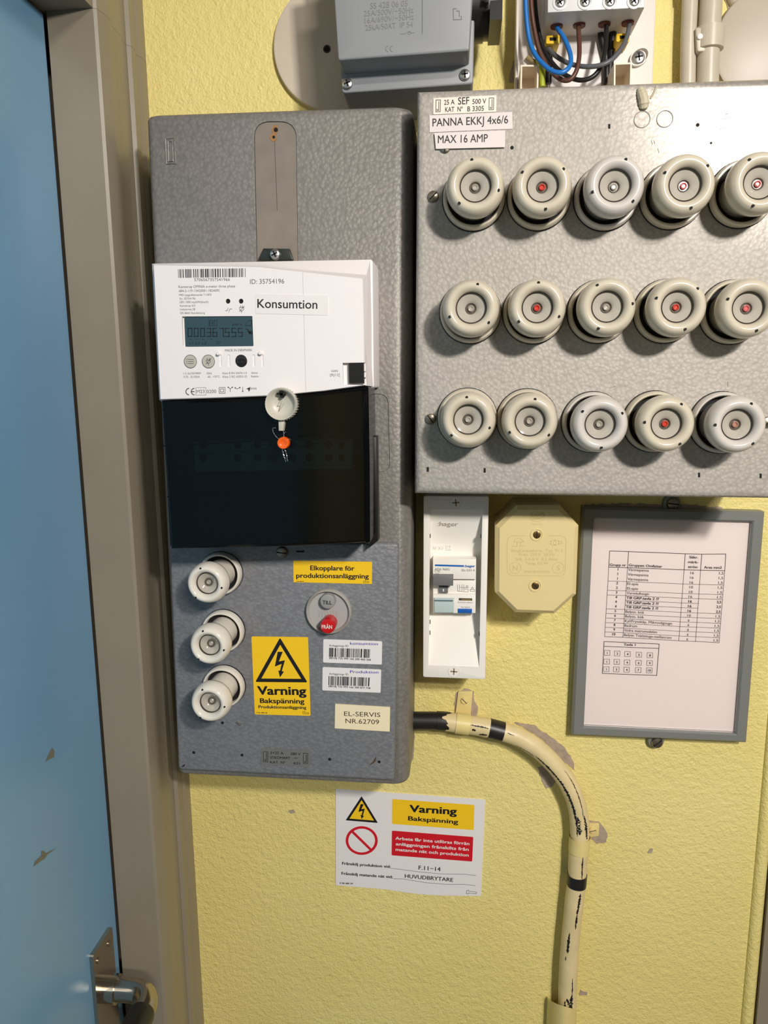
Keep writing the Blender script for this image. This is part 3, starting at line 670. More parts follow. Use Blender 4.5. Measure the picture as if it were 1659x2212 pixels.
mb.text('kW h', *Z4(580,522, 648,522), 5, dl); mb.text('L1 L2 L3', *Z4(285,650, 400,650), 5, dl)
mb.pstroke(Z4(470,634, 500,634), 1, dl); mb.pstroke(Z4(470,645, 490,645), 1, dl); mb.pstroke(Z4(668,515, 685,490, 712,483, 712,520, 668,522), 1.2, dl); mb.flat(qs(Z4(690,555, 718,560, 718,582, 694,580), dl), dl)
mb.pstroke(Z4(672,545, 690,550, 686,562, 706,572), 1.5, dl)
for x in (285, 328, 372, 430): mb.pstroke(Z4(x,613, x+12,615), .9, dl)
ink('digits', mb, mat('lcd_ink', (18,28,34), .5), lcd)
M_btn = mat('button_light_grey', (186,182,170), .5)
TF = DM+EPS
for (x, y), kind in ((Z4(291,768)[0], 'list'), (Z4(415,768)[0], 'plug')):
    b = mesh_obj('key', MB().lathe(*q((x,y), DM), [(mm(14.3,DM), DM-.0005), (mm(14.3,DM), DM+.0002), (mm(13.4,DM), DM+.0004), (mm(.2,DM), DM+.0004)], 28, cap1=True), M_btn, shell, 'round grey key')
    mb = MB(); dk = DM+.0004+EPS; mb.stroke(circle(*q((x,y), dk), mm(14,dk), 30), mm(1.0,dk), dk, True)
    if kind == 'list':
        for k in (-4.5, 0, 4.5): mb.pstroke([(x-4.5, y+k), (x+7, y+k)], 1, dk); mb.pstroke([(x-8, y+k), (x-6.7, y+k)], 1.2, dk)
    else:
        mb.pstroke([(x-4,y-3),(x+4,y-3),(x+4,y+1),(x+1,y+4),(x-1,y+4),(x-4,y+1)], 1, dk, True); mb.pstroke([(x-2.5,y-3),(x-2.5,y-7)], 1, dk); mb.pstroke([(x+2.5,y-3),(x+2.5,y-7)], 1, dk); mb.pstroke([(x,y+4),(x,y+8)], 1, dk); mb.pstroke([(x-5,y+6),(x+6,y-7)], 1, dk)
    ink('symbol', mb, M_dgrey, b)
mb = MB()
barcode(mb, Z4(205,133, 670,126, 670,186, 208,192), TF, 75, 3); ink('barcode', mb, M_dgrey, shell); mb = MB()
blocks = [MB() for k in range(6)]
for t, x0, x1, y0, y1, h in (('5706567357541966', 318, 563, 215, 213, 6), ('ID: 35754196', 703, 938, 234, 230, 9.5), ('Kamstrup OMNIA e-meter three phase', 210, 600, 262, 257, 5.2), ('684-2-11P-13420001-1B24092', 213, 493, 290, 287, 4.9), ('MID-typgodkännande T11875', 215, 436, 317, 315, 4.2), ('Sn: 35754196', 217, 326, 342, 341, 4.2), ('LED: 1000 imp/kWh(kvarh)', 218, 416, 366, 365, 4.4), ('Kamstrup A/S', 220, 325, 391, 390, 4.2), ('Industrivej 28', 221, 324, 416, 415, 4.2), ('DK-8660 Skanderborg', 222, 390, 441, 440, 4.2), ('MADE IN DENMARK', 530, 717, 700, 697, 5), ('1-2-3x230/400V', 243, 366, 857, 856, 4.2), ('0.25 - 5(100)A', 245, 356, 881, 880, 4.2), ('50Hz', 404, 440, 857, 856, 4.2), ('-40 - +70°C', 406, 494, 881, 879, 4.2), ('Klass B EN 50470-1/3', 513, 680, 856, 854, 4.2), ('Klass 2 IEC 62053-23', 514, 681, 880, 878, 4.2), ('Aktive', 710, 755, 853, 853, 4.2), ('Reaktiv', 710, 763, 877, 877, 4.2), ('HAN', 1264, 1307, 842, 841, 4.8), ('[RJ12]', 1255, 1320, 869, 868, 5), ('M23', 335, 389, 987, 985, 7.2), ('0200', 404, 470, 987, 985, 7.2), ('dlms', 690, 748, 963, 961, 5.8)):
    blocks[0 if y0 < 450 and x0 < 600 else 1 if y0 < 450 else 2 if y0 < 720 else 3 if y0 < 900 and x0 < 1000 else 4 if y0 < 900 else 5].text(t, *Z4(x0, y0, x1, y1), h, TF)
for b_ in blocks: ink('printed_text', b_, mat('mid_grey_print', (100,97,98), .6), shell)
mb.pstroke(Z4(328,950, 398,949, 398,1000, 328,1001), .6, TF, True)
mb.pstroke(Z4(490,948, 530,947, 530,987, 490,988), 1, TF, True); mb.pstroke(Z4(499,958, 520,957, 520,977, 499,978), 1, TF, True)
for cx_, in ((285,), (322,)):
    arc = [(cx_+25*math.cos(math.radians(a)), 976-23*math.sin(math.radians(a))) for a in range(100, 262, 20)]
    mb.pstroke([Z4(*p)[0] for p in arc], 1.9, TF)
mb.pstroke(Z4(300,976, 318,976), 1.9, TF)
mb.pstroke(Z4(533,418, 545,418, 551,395, 556,432, 562,410, 566,406, 577,406), 1, TF)
mb.pstroke(Z4(631,395, 658,395, 658,410, 648,420, 640,420, 631,410), 1, TF, True); mb.pstroke(Z4(638,395, 638,383), 1, TF); mb.pstroke(Z4(651,395, 651,383), 1, TF); mb.pstroke(Z4(644,420, 644,432), 1, TF); mb.pstroke(Z4(629,424, 662,388), 1, TF)
mb.pstroke(Z4(552,946, 566,957, 566,978), 1, TF); mb.pstroke(Z4(580,946, 566,957), 1, TF); mb.pstroke(Z4(600,950, 614,958, 632,948), 1, TF); mb.pstroke(Z4(652,945, 652,975), 1, TF)
mb.flat(qs(Z4(676,958, 690,950, 702,945, 700,972, 692,975, 690,962), TF), TF)
for x, y in Z4(552,946, 580,946, 600,950, 632,948, 652,974): mb.flat(circle(*q((x,y), TF), mm(1.5,TF), 8), TF)
ink('printed_symbols', mb, M_dgrey, shell)
s = sticker('name_label', Z4(740,302, 1240,312, 1240,450, 738,438), DM, M_sticker, shell, 'white label reading Konsumtion', .0008)
mb = MB(); mb.text('Konsumtion', *Z4(753,398, 1166,405), 18, DM+.0003+EPS, .006); ink('lettering', mb, M_black, s)
# HAN socket
sock = mesh_obj('data_socket', MB().prism(qs(Z4(1382,780, 1484,779, 1488,918, 1384,920), DM), DM-.0006, DM-.0039), M_blackpl, shell, 'black modular data socket')
mesh_obj('socket_opening', MB().prism(qs(Z4(1395,815, 1415,815, 1415,800, 1455,799, 1455,814, 1474,814, 1476,905, 1396,906), DM), DM-.0004, DM-.003), M_hole, sock, angle=0)
mesh_obj('latch', MB().prism(qs(Z4(1488,825, 1503,830, 1490,838), DM), DM-.0002, DM-.003).prism(qs(Z4(1488,862, 1500,862, 1500,878, 1488,878), DM), DM-.001, DM-.003), M_white, sock)
# mounting lug above the meter
lug = mesh_obj('mounting_lug', MB().prism(qs(Z3(718,885, 748,820, 894,822, 914,885), DA+.004), DA+.004, DA+.0002, .0006), mat('dark_green_steel', (44,50,46), .35, .3), met, 'dark steel mounting lug')
screw('lug_screw', Z3(817,856)[0], 11.5, DA+.004, M_zinc, lug, cross=True, h=.004)
# terminal cover: smoky tinted moulding over the terminals
M_smoke = bpy.data.materials.new('smoky_tinted_plastic'); M_smoke.use_nodes = True
nt = M_smoke.node_tree; b = nt.nodes['Principled BSDF']; b.inputs['Specular IOR Level'].default_value = .4; b.inputs['Base Color'].default_value = rgb((7,9,11)); b.inputs['Roughness'].default_value = .13
o_ = nt.nodes['Material Output']; tr = nt.nodes.new('ShaderNodeBsdfTransparent'); tr.inputs[0].default_value = (.24,.36,.38,1); mx = nt.nodes.new('ShaderNodeMixShader'); mx.inputs[0].default_value = .72
nt.links.new(tr.outputs[0], mx.inputs[1]); nt.links.new(b.outputs[0], mx.inputs[2]); nt.links.new(mx.outputs[0], o_.inputs[0])
face = [(346,865),(480,861),(600,856),(700,846.5),(790,835), (793,1000),(794,1173), (700,1178),(600,1182),(480,1185),(367,1187),(352,960)]
fp = qs(face, DM+.001); bp_ = [(x, z) for x, z in qs(face, DM+.001)]
back = [(x + (.0 if i < 4 or i > 6 else .0015), z) for i, (x, z) in enumerate(fp)]
tc = MB(); n = len(fp)
lays = [(back, DA+.012), (back, DM-.003), (inset(ccw(fp), .0008) if area2(fp) > 0 else inset(fp[::-1], .0008)[::-1], DM-.0005), (inset(ccw(fp), .0025) if area2(fp) > 0 else inset(fp[::-1], .0025)[::-1], DM+.001)]
tc.v = [(x, -d, z) for pl_, d in lays for x, z in pl_]
tc.f = [(k*n+i, k*n+(i+1) % n, (k+1)*n+(i+1) % n, (k+1)*n+i) for k in range(len(lays)-1) for i in range(n)]+[tuple(range((len(lays)-1)*n, len(lays)*n))]
tcov = mesh_obj('terminal_cover', tc, M_smoke, met, 'smoky black terminal cover', angle=25)
for poly, d in ((Z5(95,480, 850,440, 1382,365, 1382,372, 850,448, 95,488), DM+.001), (Z5(120,805, 600,790, 1000,760, 1385,702, 1385,708, 1000,767, 600,797, 120,812), DM+.001), (Z5(85,250, 700,265, 1380,262, 1380,267, 700,270, 85,255), DM+.001)):
    mesh_obj('moulded_ridge', MB().prism(qs(poly, d), d+.0002, d-.0003), M_smoke, tcov, angle=0)
mesh_obj('cover_wall', MB().prism(qs([(786,842),(793.5,841),(797,1174),(789,1174)], DM-.003), DM-.003, DC+.0006, .001), M_blackpl, met, 'black side wall of the terminal cover')
mesh_obj('side_plate', MB().prism(qs([(790,945),(814,942),(817,1168),(797,1184)], DA+.018), DA+.018, DC+.0006, .001), M_blackpl, met, 'black side of the terminal base')
tb = mesh_obj('terminal_block', MB().prism(qs(Z5(290,460, 1310,440, 1305,630, 300,650), DM-.02), DM-.02, DA+.012), mat('grey_green_terminal_block', (150,168,160), .5), met, 'grey green terminal block behind the cover')
holes = MB()
for x in (350, 575, 700, 800, 925, 1030, 1155):
    for y in (478, 560): holes.prism(circle(*q(Z5(x, y-(x-350)*.004)[0], DM-.02), mm(9, DM-.02), 16), DM-.02+EPS, DM-.023)
for y in (482, 560): holes.prism(qs(Z5(1220,y-20, 1254,y-20, 1254,y+20, 1220,y+20), DM-.02), DM-.02+EPS, DM-.023)
mesh_obj('terminal_holes', holes, M_hole, tb, angle=0)
mesh_obj('terminal_base', MB().prism(qs([(352,870),(785,842),(790,1168),(368,1178)], DA+.011), DA+.011, DC+.0006), M_blackpl, met, 'black base behind the terminal cover')
# seal cap over the cover screw
M_seal = mat('seal_cap_grey', (196,192,178), .4)
cxs, czs = q(Z5(850,217)[0], DM+.008); R = mm(35.5, DM+.008)
seal = mesh_obj('seal_cap', MB().lathe(cxs, czs, [(R*.9, DM-.004), (R*.97, DM+.002), (R, DM+.008), (R*.96, DM+.0095), (R*.90, DM+.0092), (R*.80, DM+.006), (R*.55, DM+.0035), (R*.02, DM+.003)], 40, cap1=True), M_seal, met, 'round dished grey seal cap', angle=50)
mb = MB()
for k in range(36):
    a = 2*math.pi*k/36; mb.tube([(cxs+R*.985*math.cos(a), -(DM+.001), czs+R*.985*math.sin(a)), (cxs+R*1.0*math.cos(a), -(DM+.0078), czs+R*1.0*math.sin(a))], R*.03, 6)
mesh_obj('knurling', mb, M_seal, seal)
mesh_obj('tail', MB().prism(qs(Z5(832,318, 873,318, 864,388, 834,388), DM+.006), DM+.006, DM+.001, .0008), M_seal, seal)
mb = MB(); dx_ = DM+.0088
mb.prism(qs(Z5(842,130, 862,130, 862,176, 844,176), DM+.0075), DM+.0078, DM+.003); mb.prism(qs(Z5(822,142, 875,148, 875,162, 822,156), DM+.0075), DM+.0078, DM+.003)
mesh_obj('cross_slot', mb, M_hole, seal, angle=0)
mb = MB(); mb.pstroke(Z5(850,188, 826,228, 848,226, 836,262), .9, DM+.0046); mb.pstroke(Z5(858,196, 848,218, 872,212, 836,262), .7, DM+.0046); ink('bolt_mark', mb, mat('seal_relief', (120,116,106), .5), seal)
# wire seal
ws = root('wire_seal', 'orange plastic seal bead on twisted wire hanging over the black cover', 'seal', tuple(P(613,957,DM+.004)))
x, z = q(Z5(868,464)[0], DM+.004); R = mm(13.5, DM)
mesh_obj('bead', MB().lathe(x, z, [(R*.9, DM+.0012), (R, DM+.0025), (R, DM+.0055), (R*.9, DM+.0068), (R*.6, DM+.007), (R*.5, DM+.0066), (.0001, DM+.0066)], 28, cap1=True), mat('orange_plastic', (240,98,20), .3), ws, 'bright orange seal bead', angle=50)
def wire(pts, amp):
    path = catmull([P(a, b_, DM+.003) for a, b_ in pts], 10)
    return [p+Vector((math.sin(i*1.3), math.cos(i*1.3)*.5, 0))*amp for i, p in enumerate(path)]
for pts in (Z5(815,368, 798,372, 803,400, 825,430, 845,445), Z5(870,330, 866,360, 868,400, 868,435), Z5(858,500, 866,540, 878,575, 882,584), Z5(872,500, 884,530, 888,560, 894,582)):
    mesh_obj('sealing_wire', MB().tube(wire(pts, .00025), .00035, 6), M_zinc, ws)

# ================================================================== SMALL BREAKER ENCLOSURE
DH = .055
out = rounded(qs(Z10(105,90, 707,94, 673,1778, 100,1757), DH), .002, 3)
xs = [p[0] for p in out]; zs_ = [p[1] for p in out]
enc = root('breaker_enclosure', 'narrow white plastic breaker enclosure mounted below the fuse box', 'enclosure', (sum(xs)/len(xs), 0, min(zs_)))
ebody = mesh_obj('body', MB().prism(out, DH, 0, .001, 2), M_hager, enc, angle=35)
x0 = (P(*Z10(165,215)[0], DH).x+P(*Z10(152,1655)[0], DH).x)/2; x1 = (P(*Z10(645,225)[0], DH).x+P(*Z10(620,1655)[0], DH).x)/2
z_ = lambda y: P(*Z10(400, y)[0], DH).z
DF = .037
pr = [(DH+.01, z_(215)), (DH, z_(215)), (DH-.0004, z_(216)), (DF, z_(605)), (DF, z_(1215)), (DH-.0004, z_(1655)), (DH, z_(1656)), (DH+.01, z_(1656))]
v = [(x0, -d, z) for d, z in pr]+[(x1, -d, z) for d, z in pr]; n = len(pr)
mb = MB().add(v, [(i, (i+1) % n, n+(i+1) % n, n+i) for i in range(n)]+[tuple(range(n, 2*n)), tuple(reversed(range(n)))])
cut(ebody, mb)
for c, a in ((Z10(403,152)[0], .1), (Z10(385,1703)[0], -.05)):
    x, z = q(c, DH); r = mm(13, DH)
    sc_ = mesh_obj('cover_screw', MB().lathe(x, z, [(r*1.03, DH-.001), (r*1.03, DH+.0002), (r*.98, DH+.0005), (r*.95, DH+.0001), (r*.9, DH+.0003), (r*.05, DH+.0004)], 28, cap1=True), M_hager, enc, 'white plastic screw')
    m_ = MB()
    for ang in (a, a+math.pi/2):
        u = Vector((math.cos(ang), math.sin(ang))); nn = Vector((-u.y, u.x)); p = [u*.6*r-nn*.11*r, u*.6*r+nn*.11*r, -u*.6*r+nn*.11*r, -u*.6*r-nn*.11*r]
        m_.prism([(x+k.x, z+k.y) for k in p], DH+.00055, DH-.001)
    mesh_obj('slot', m_, mat('brown_slot', (140,124,96), .7), sc_, angle=0)
mb = MB(); m2 = MB()
def slope_d(y): return DH-.0004+(DF-DH+.0004)*(y-216)/(605-216)
def on_slope(body, x0z, x1z, yb, cap, bold, mbx):
    vs, fs, gx0, gx1 = glyphs(body, bold); d = slope_d(yb); a = P(*Z10(x0z, yb)[0], d); b_ = P(*Z10(x1z, yb)[0], d)
    sx = (b_.x-a.x)/(gx1-gx0); sy = mm(cap, d)/CAPH; sl = (DH-DF)/(z_(216)-z_(605))
    mbx.add([(a.x+(vx-gx0)*sx, -(d+vy*sy*sl+.0004), a.z+vy*sy) for vx, vy in vs], fs)
on_slope(':hager', 240, 425, 362, 10, 0, mb); ink('lettering', mb, mat('pale_grey_print', (196,190,176), .5), enc)
on_slope('IP30', 205, 298, 576, 8, 0, m2); d_ = slope_d(560)+.0004
m2.pstroke(Z10(322,545, 364,545, 364,582, 322,582), .9, d_, True); m2.pstroke(Z10(334,554, 356,554, 356,572, 334,572), .9, d_, True)
ink('embossing', m2, mat('white_relief', (248,246,240), .4), enc)
mb = MB()
for x, y in Z10(167,460, 632,463, 166,1250, 165,1350, 618,1360): mb.prism(qs([(x-.8,y-4),(x+.8,y-4),(x+.8,y+4),(x-.8,y+4)], DH), DH+.0001, DH-.002)
mesh_obj('hinge_slots', mb, M_hole, enc, angle=0)
# the breaker itself
DK = .050
bk = root('residual_current_breaker', 'white and blue circuit breaker with grey toggle in the narrow enclosure', 'circuit breaker', tuple(P(*Z10(390,1165)[0], DF)))
def bpart(name, zc, d1, m, bev=.0005, d0=DF-.0005, label=None, parent=None): return mesh_obj(name, MB().prism(qs(zc, d1), d1, d0, bev), m, parent or bk, label)
bb = bpart('upper_housing', Z10(192,668, 590,672, 588,858, 192,855), DK, M_hager)
bpart('middle_housing', Z10(192,858, 588,860, 586,992, 193,990), DK-.004, M_hager)
lb = bpart('lower_housing', Z10(193,994, 586,995, 584,1168, 196,1168), DK-.001, M_hager)
tg = bpart('toggle', Z10(192,826, 380,828, 378,918, 192,914), DK+.008, mat('toggle_grey', (112,112,114), .35), .0008, DK-.004, 'dark grey toggle')
stem = bpart('toggle_stem', Z10(246,921, 331,922, 330,984, 247,982), DK-.001, MATS['toggle_grey'], .0004, DK-.0045)
mesh_obj('on_mark', MB().prism(qs(Z10(284,945, 294,945, 294,968, 284,968), DK-.001), DK-.001+EPS, DK-.002), M_white, stem, angle=0)
mb = MB(); mb.flat(rounded(qs(Z10(210,719, 478,727, 478,743, 210,735), DK), .0004, 2), DK+EPS); mb.text(':hager', *Z10(482,745, 580,745), 5, DK+EPS, .03); ink('blue_print', mb, mat('blue_print', (14,98,176), .5), bb)
mb = MB()
for t, a, b_, y, h in (('ADA 960G', 208, 346, 774, 5), ('C10', 208, 255, 793, 5), ('6000', 209, 246, 813, 3), ('IΔn 0,03 A', 455, 578, 783, 5)): mb.text(t, *Z10(a, y, b_, y+1), h, DK+EPS)
ink('lettering', mb, M_dgrey, bb)
mb = MB(); d_ = DK-.004+EPS
for x in (418, 436, 458, 476): mb.pstroke(Z10(x,905, x+3,965), .7, d_)
mb.pstroke(Z10(415,965, 515,975, 515,950, 485,945), .7, d_); mb.pstroke(Z10(436,930, 520,935), .7, d_); mb.pstroke(Z10(545,945, 555,928, 566,946), .8, d_); mb.pstroke(Z10(536,950, 574,952, 574,970, 536,968), .7, d_, True); mb.stroke(circle(*q(Z10(505,922)[0], d_), mm(2, d_), 10), mm(.7, d_), d_, True)
mbp = bk.children
ink('wiring_diagram', mb, M_dgrey, bk)
mesh_obj('label_window', MB().prism(qs(Z10(203,1030, 386,1032, 384,1165, 205,1165), DK+.001), DK+.001, DK-.0005, .0008), mat('clear_bluish_cover', (188,204,204), .12), lb, 'clear bluish label holder')
mesh_obj('label_bar', MB().prism(qs(Z10(208,1046, 376,1048, 376,1060, 208,1058), DK+.0012), DK+.0014, DK), mat('window_edge', (96,112,118), .3), lb)
mesh_obj('fault_indicator', MB().prism(qs(Z10(430,1032, 553,1035, 553,1056, 430,1053), DK), DK-.001+EPS, DK-.002), mat('dark_slot', (60,54,40), .5), lb, angle=0)
mesh_obj('fault_flag', MB().prism(qs(Z10(455,1041, 545,1043, 545,1051, 455,1049), DK), DK-.001+EPS*2, DK-.002), mat('ochre_flag', (150,128,52), .5), lb, angle=0)
mesh_obj('test_button', MB().prism(qs(Z10(423,1128, 552,1130, 550,1168, 424,1166), DK), DK+.0005, DK-.002, .0004), mat('blue_button', (18,92,180), .35), lb, 'blue test button')
mb = MB(); mb.text('Earth fault indicator', *Z10(422,1073, 560,1075), 2.8, DK-.001+EPS); ink('lettering', mb, M_dgrey, lb); mb = MB(); mb.text('Test regularly', *Z10(448,1117, 534,1118), 2.8, DK-.001+EPS); mb.pstroke(Z10(473,1150, 505,1150), .7, DK+.0006); mb.pstroke(Z10(488,1140, 488,1165), .7, DK+.0006); ink('lettering', mb, M_dgrey, lb)

# ================================================================== BELL TRANSFORMER
DT = .055
octo = Z10(963,180, 1362,180, 1535,368, 1512,1003, 1312,1182, 950,1170, 764,985, 768,372)
cv = qs(octo, DT)
tf = root('bell_transformer', 'cream octagonal bell transformer between the breaker enclosure and the framed chart', 'transformer', (P(1158,1330,DT).x, 0, min(p[1] for p in cv)))
basep = [(x+(.0003 if x > cv[0][0] else -.0), z) for x, z in inset(ccw(cv), -.0006)]
mesh_obj('base', MB().prism(inset(ccw(cv), .0008), DT-.02, 0, .0006), M_cream, tf)
tcv = mesh_obj('cover', MB().prism(ccw(cv), DT-.004, DT-.0195).frustum(ccw(cv), DT-.004, inset(ccw(cv), mm(9, DT)), DT), M_cream, tf, angle=20)
for c in (Z10(1146,447)[0], Z10(1132,915)[0]):
    x, z = q(c, DT); r = mm(10, DT)
    mesh_obj('screw_collar', MB().lathe(x, z, [(r*1.45, DT-.0002), (r*1.4, DT+.0006), (r*1.15, DT+.0007), (r*1.05, DT-.0005)], 28), M_cream, tcv, angle=50)
    screw('brass_screw', c, 9.6, DT-.0006, M_brass, tf, slot=1.5 if c[1] < 1200 else -.75, h=.0008)
mb = MB(); tt = DT+EPS
mb.pstroke(Z10(1045,457, 915,457, 885,475, 874,510, 874,775, 885,805, 915,822, 1365,825, 1395,810, 1408,778, 1416,505, 1405,470, 1380,458, 1255,457), .9, tt)
mb.pstroke(Z10(937,514, 945,492, 965,480, 990,480, 1012,492, 1026,514), 1, tt, True); mb.pstroke(Z10(966,516, 966,552, 918,552), 1, tt); mb.pstroke(Z10(995,516, 995,552, 1045,552), 1, tt)
for x in (1300, 1325): mb.stroke(circle(*q(Z10(x,520)[0], tt), mm(6, tt), 20), mm(.8, tt), tt, True)
mb.pstroke(Z10(1247,508, 1280,508), .8, tt); mb.pstroke(Z10(1247,530, 1280,530), .8, tt); mb.pstroke(Z10(1345,508, 1378,508, 1378,530, 1345,530), .8, tt)
for t, a, b_, y, h in (('Ringl.transform. Typ Tr.1', 915, 1380, 605, 6.2), ('Prim. 220 V  50 Hz', 985, 1312, 642, 6.4), ('Sek. 3-5-8 V  0,5 Amp', 952, 1338, 684, 6.4), ('Tomg. 0,5 W', 1042, 1252, 722, 6.4), ('N', 924, 972, 775, 11), ('S', 1322, 1366, 775, 11), ('MADE IN SWEDEN', 1032, 1262, 796, 4.6), ('RAPID', 1092, 1216, 288, 9), ('NORRKÖPING', 1112, 1190, 304, 2.6), ('TYPE TR 1', 1095, 1206, 358, 2.8)): mb.text(t, *Z10(a, y, b_, y), h, tt)
for c in (948, 1341): mb.stroke(circle(*q(Z10(c,752)[0], tt), mm(12.5, tt), 28), mm(.8, tt), tt, True)
e_ = [(1151+68*math.cos(k*.3142), 280+46*math.sin(k*.3142)) for k in range(20)]; mb.pstroke([Z10(*p)[0] for p in e_], .8, tt, True)
ink('embossed_print', mb, M_creamd, tcv)

# ================================================================== FRAMED CHART
DW = .014
fr = root('framed_chart', 'grey framed paper chart of fuse groups hanging under the fuse box', 'framed chart', (P(1440,1600,0).x, 0, P(1420,1600,0).z))
fo = qs([(1259.5,1096),(1653,1106),(1613,1605.5),(1235,1589)], DW); fi = qs(Z11(203,192, 1530,222, 1392,1996, 122,1935), DW)
fo = ccw(fo); fi = ccw(fi); n = 4
mb = MB(); lay = [(fo, 0), (fo, DW-.002), (inset(fo, .0018), DW), (inset(fi, -.0012), DW), (fi, DW-.0012), (fi, .004)]
mb.v = [(x, -d, z) for p, d in lay for x, z in p]
mb.f = [(k*n+i, k*n+(i+1) % n, (k+1)*n+(i+1) % n, (k+1)*n+i) for k in range(len(lay)-1) for i in range(n)]+[(0,1,2,3)]
mesh_obj('frame', mb, M_frame, fr, angle=20)
sheet = mesh_obj('paper_sheet', MB().prism(inset(fi, .0002), .0085, .004), mat('chart_paper', (228,214,210), .75), fr, 'white printed sheet', angle=0)
mesh_obj('pane', MB().prism(inset(fi, .0001), .0105, .0095), clearmat('clear_pane', (.985,.985,.985,1), 1.3, .06), fr, 'clear plastic pane', angle=0)
for c, a, up in ((Z11(862,68)[0], -.1, 1), (Z11(730,2062)[0], .75, -1)):
    x, z = q(c, .008); r = mm(17.5, .008)
    lg = mesh_obj('hanging_lug', MB().prism([(x-r, z-up*r*1.5), (x+r, z-up*r*1.5)]+[(x+r*math.cos(t), z+up*r*math.sin(t)) for t in [math.pi*k/12 for k in range(13)]], .006, 0, .0008), M_frame, fr)
    screw('lug_screw', c, 13, .006, M_steel, lg, slot=a, h=.003)
dp = .0085+EPS; mb = MB()
def bl(a, b_, t): # point along a line
    return (a[0]+(b_[0]-a[0])*t, a[1]+(b_[1]-a[1])*t)
L_ = [(336,465), (494,470), (968,488), (1106,492), (1306,490)]          # table corners, top row
B_ = [(294,1180), (447,1186), (914,1215), (1054,1220), (1250,1231)]     # bottom row
Hd = [(329,600), (486,604), (958,622), (1096,626), (1298,630)]
def lnz(pts, wd): mb.pstroke([Z11(*p)[0] for p in pts], wd, dp)
lnz(L_, 1.3); lnz(B_, 1.0); lnz(Hd, 1.3)
for k in range(5): lnz([L_[k], Hd[k]], 1.2); lnz([Hd[k], B_[k]], .9)
def rowline(i, c0=0, c1=4): lnz([bl(Hd[k], B_[k], i/15) for k in range(c0, c1+1)], .8)
for i in (3, 5, 6): rowline(i)
for i in (7, 8): rowline(i, 1, 3)
for i in (9, 10, 11, 12, 13, 14): rowline(i)
hdt = (('Grupp nr', 336, 590, 473, 592), ('Gruppen Omfattar', 495, 592, 775, 604), ('Säkr.', 1000, 526, 1075, 528), ('märk-', 990, 566, 1078, 569), ('ström', 990, 606, 1070, 609), ('Area mm2', 1124, 611, 1273, 614))
for t, a, y, b_, y2 in hdt: mb.text(t, *Z11(a, y, b_, y2), 5.2, dp, .02)
rowsT = (('1','Värmepanna','16','1,5'), ('1','Värmepanna','16','1,5'), ('1','Värmepanna','16','1,5'), ('2','El-spis','10','1,5'), ('2','El-spis','10','1,5'), ('3','Varmluftsugn','16','1,5'), ('4','Till GRP.tavla 2 ??','16','2,5'), ('4','Till GRP.tavla 2 ??','16','2,5'), ('4','Till GRP.tavla 2 ??','16','2,5'), ('5','Belysn. kök','10','1,5'), ('6','Belysn. kök','6','1,5'), ('7','Kyl/Frysskåp, Mikrovågsugn','6','1,5'), ('8','Badrum','6','1,5'), ('9','Södra matrumsdelen','6','1,5'), ('10','Belysn Tvättstuga-mellanrum','6','1,5'))
TW = {'Värmepanna': 172, 'El-spis': 92, 'Varmluftsugn': 186, 'Till GRP.tavla 2 ??': 272, 'Belysn. kök': 157, 'Kyl/Frysskåp, Mikrovågsugn': 394, 'Badrum': 106, 'Södra matrumsdelen': 275, 'Belysn Tvättstuga-mellanrum': 398}
for i, (a, t, c, e) in enumerate(rowsT):
    lo = (i+.86)/15
    p = [bl(Hd[k], B_[k], lo) for k in range(5)]; bo = .022 if 6 <= i <= 8 else 0.004
    mx_ = (p[0][0]+p[1][0])/2; wd = 14*len(a); mb.text(a, *Z11(mx_-wd/2, p[0][1]-6, mx_+wd/2, p[0][1]-5), 5.4, dp, .02)
    sl = (p[2][1]-p[1][1])/(p[2][0]-p[1][0]); mb.text(t, *Z11(p[1][0]+7, p[1][1]-6, p[1][0]+7+TW[t], p[1][1]-6+TW[t]*sl), 5.6, dp, bo)
    mx_ = (p[2][0]+p[3][0])/2; wd = 15*len(c); mb.text(c, *Z11(mx_-wd/2, p[2][1]+2, mx_+wd/2, p[2][1]+3), 5.4, dp, bo)
    mb.text(e, *Z11(p[4][0]-46, p[4][1]-4, p[4][0]-8, p[4][1]-3), 5.4, dp, bo)
ink('group_table', mb, mat('grey_black_ink', (38,32,34), .7), sheet); mb = MB()
tv = [(290,1221), (750,1242), (729,1505), (275,1488)]
mb.pstroke([Z11(*p)[0] for p in tv], 1.3, dp, True); mb.pstroke(Z11(288,1262, 747,1279), 1.2, dp); mb.text('Tavla 1', *Z11(453,1255, 552,1258), 5, dp, .02)
for r_, nums, y0, sl in ((0, ('1','2','4','5','8'), 1316, 20), (1, ('1','2','4','6','9'), 1389, 13), (2, ('1','3','4','7','10'), 1452, 10)):
    for k, nm in enumerate(nums):
        x = (316,400,486,581,673)[k]-r_*(4 if k < 3 else 3)+(r_*.5 if k == 4 else 0); y = y0+sl*k/4
        mb.pstroke(Z11(x-23,y-21, x+23,y-20, x+22,y+21, x-24,y+20), .8, dp, True); mb.text(nm, *Z11(x-5-(7 if len(nm) > 1 else 0), y+10, x+6+(7 if len(nm) > 1 else 0), y+10), 5, dp, .02)
ink('fuse_map', mb, MATS['grey_black_ink'], sheet)

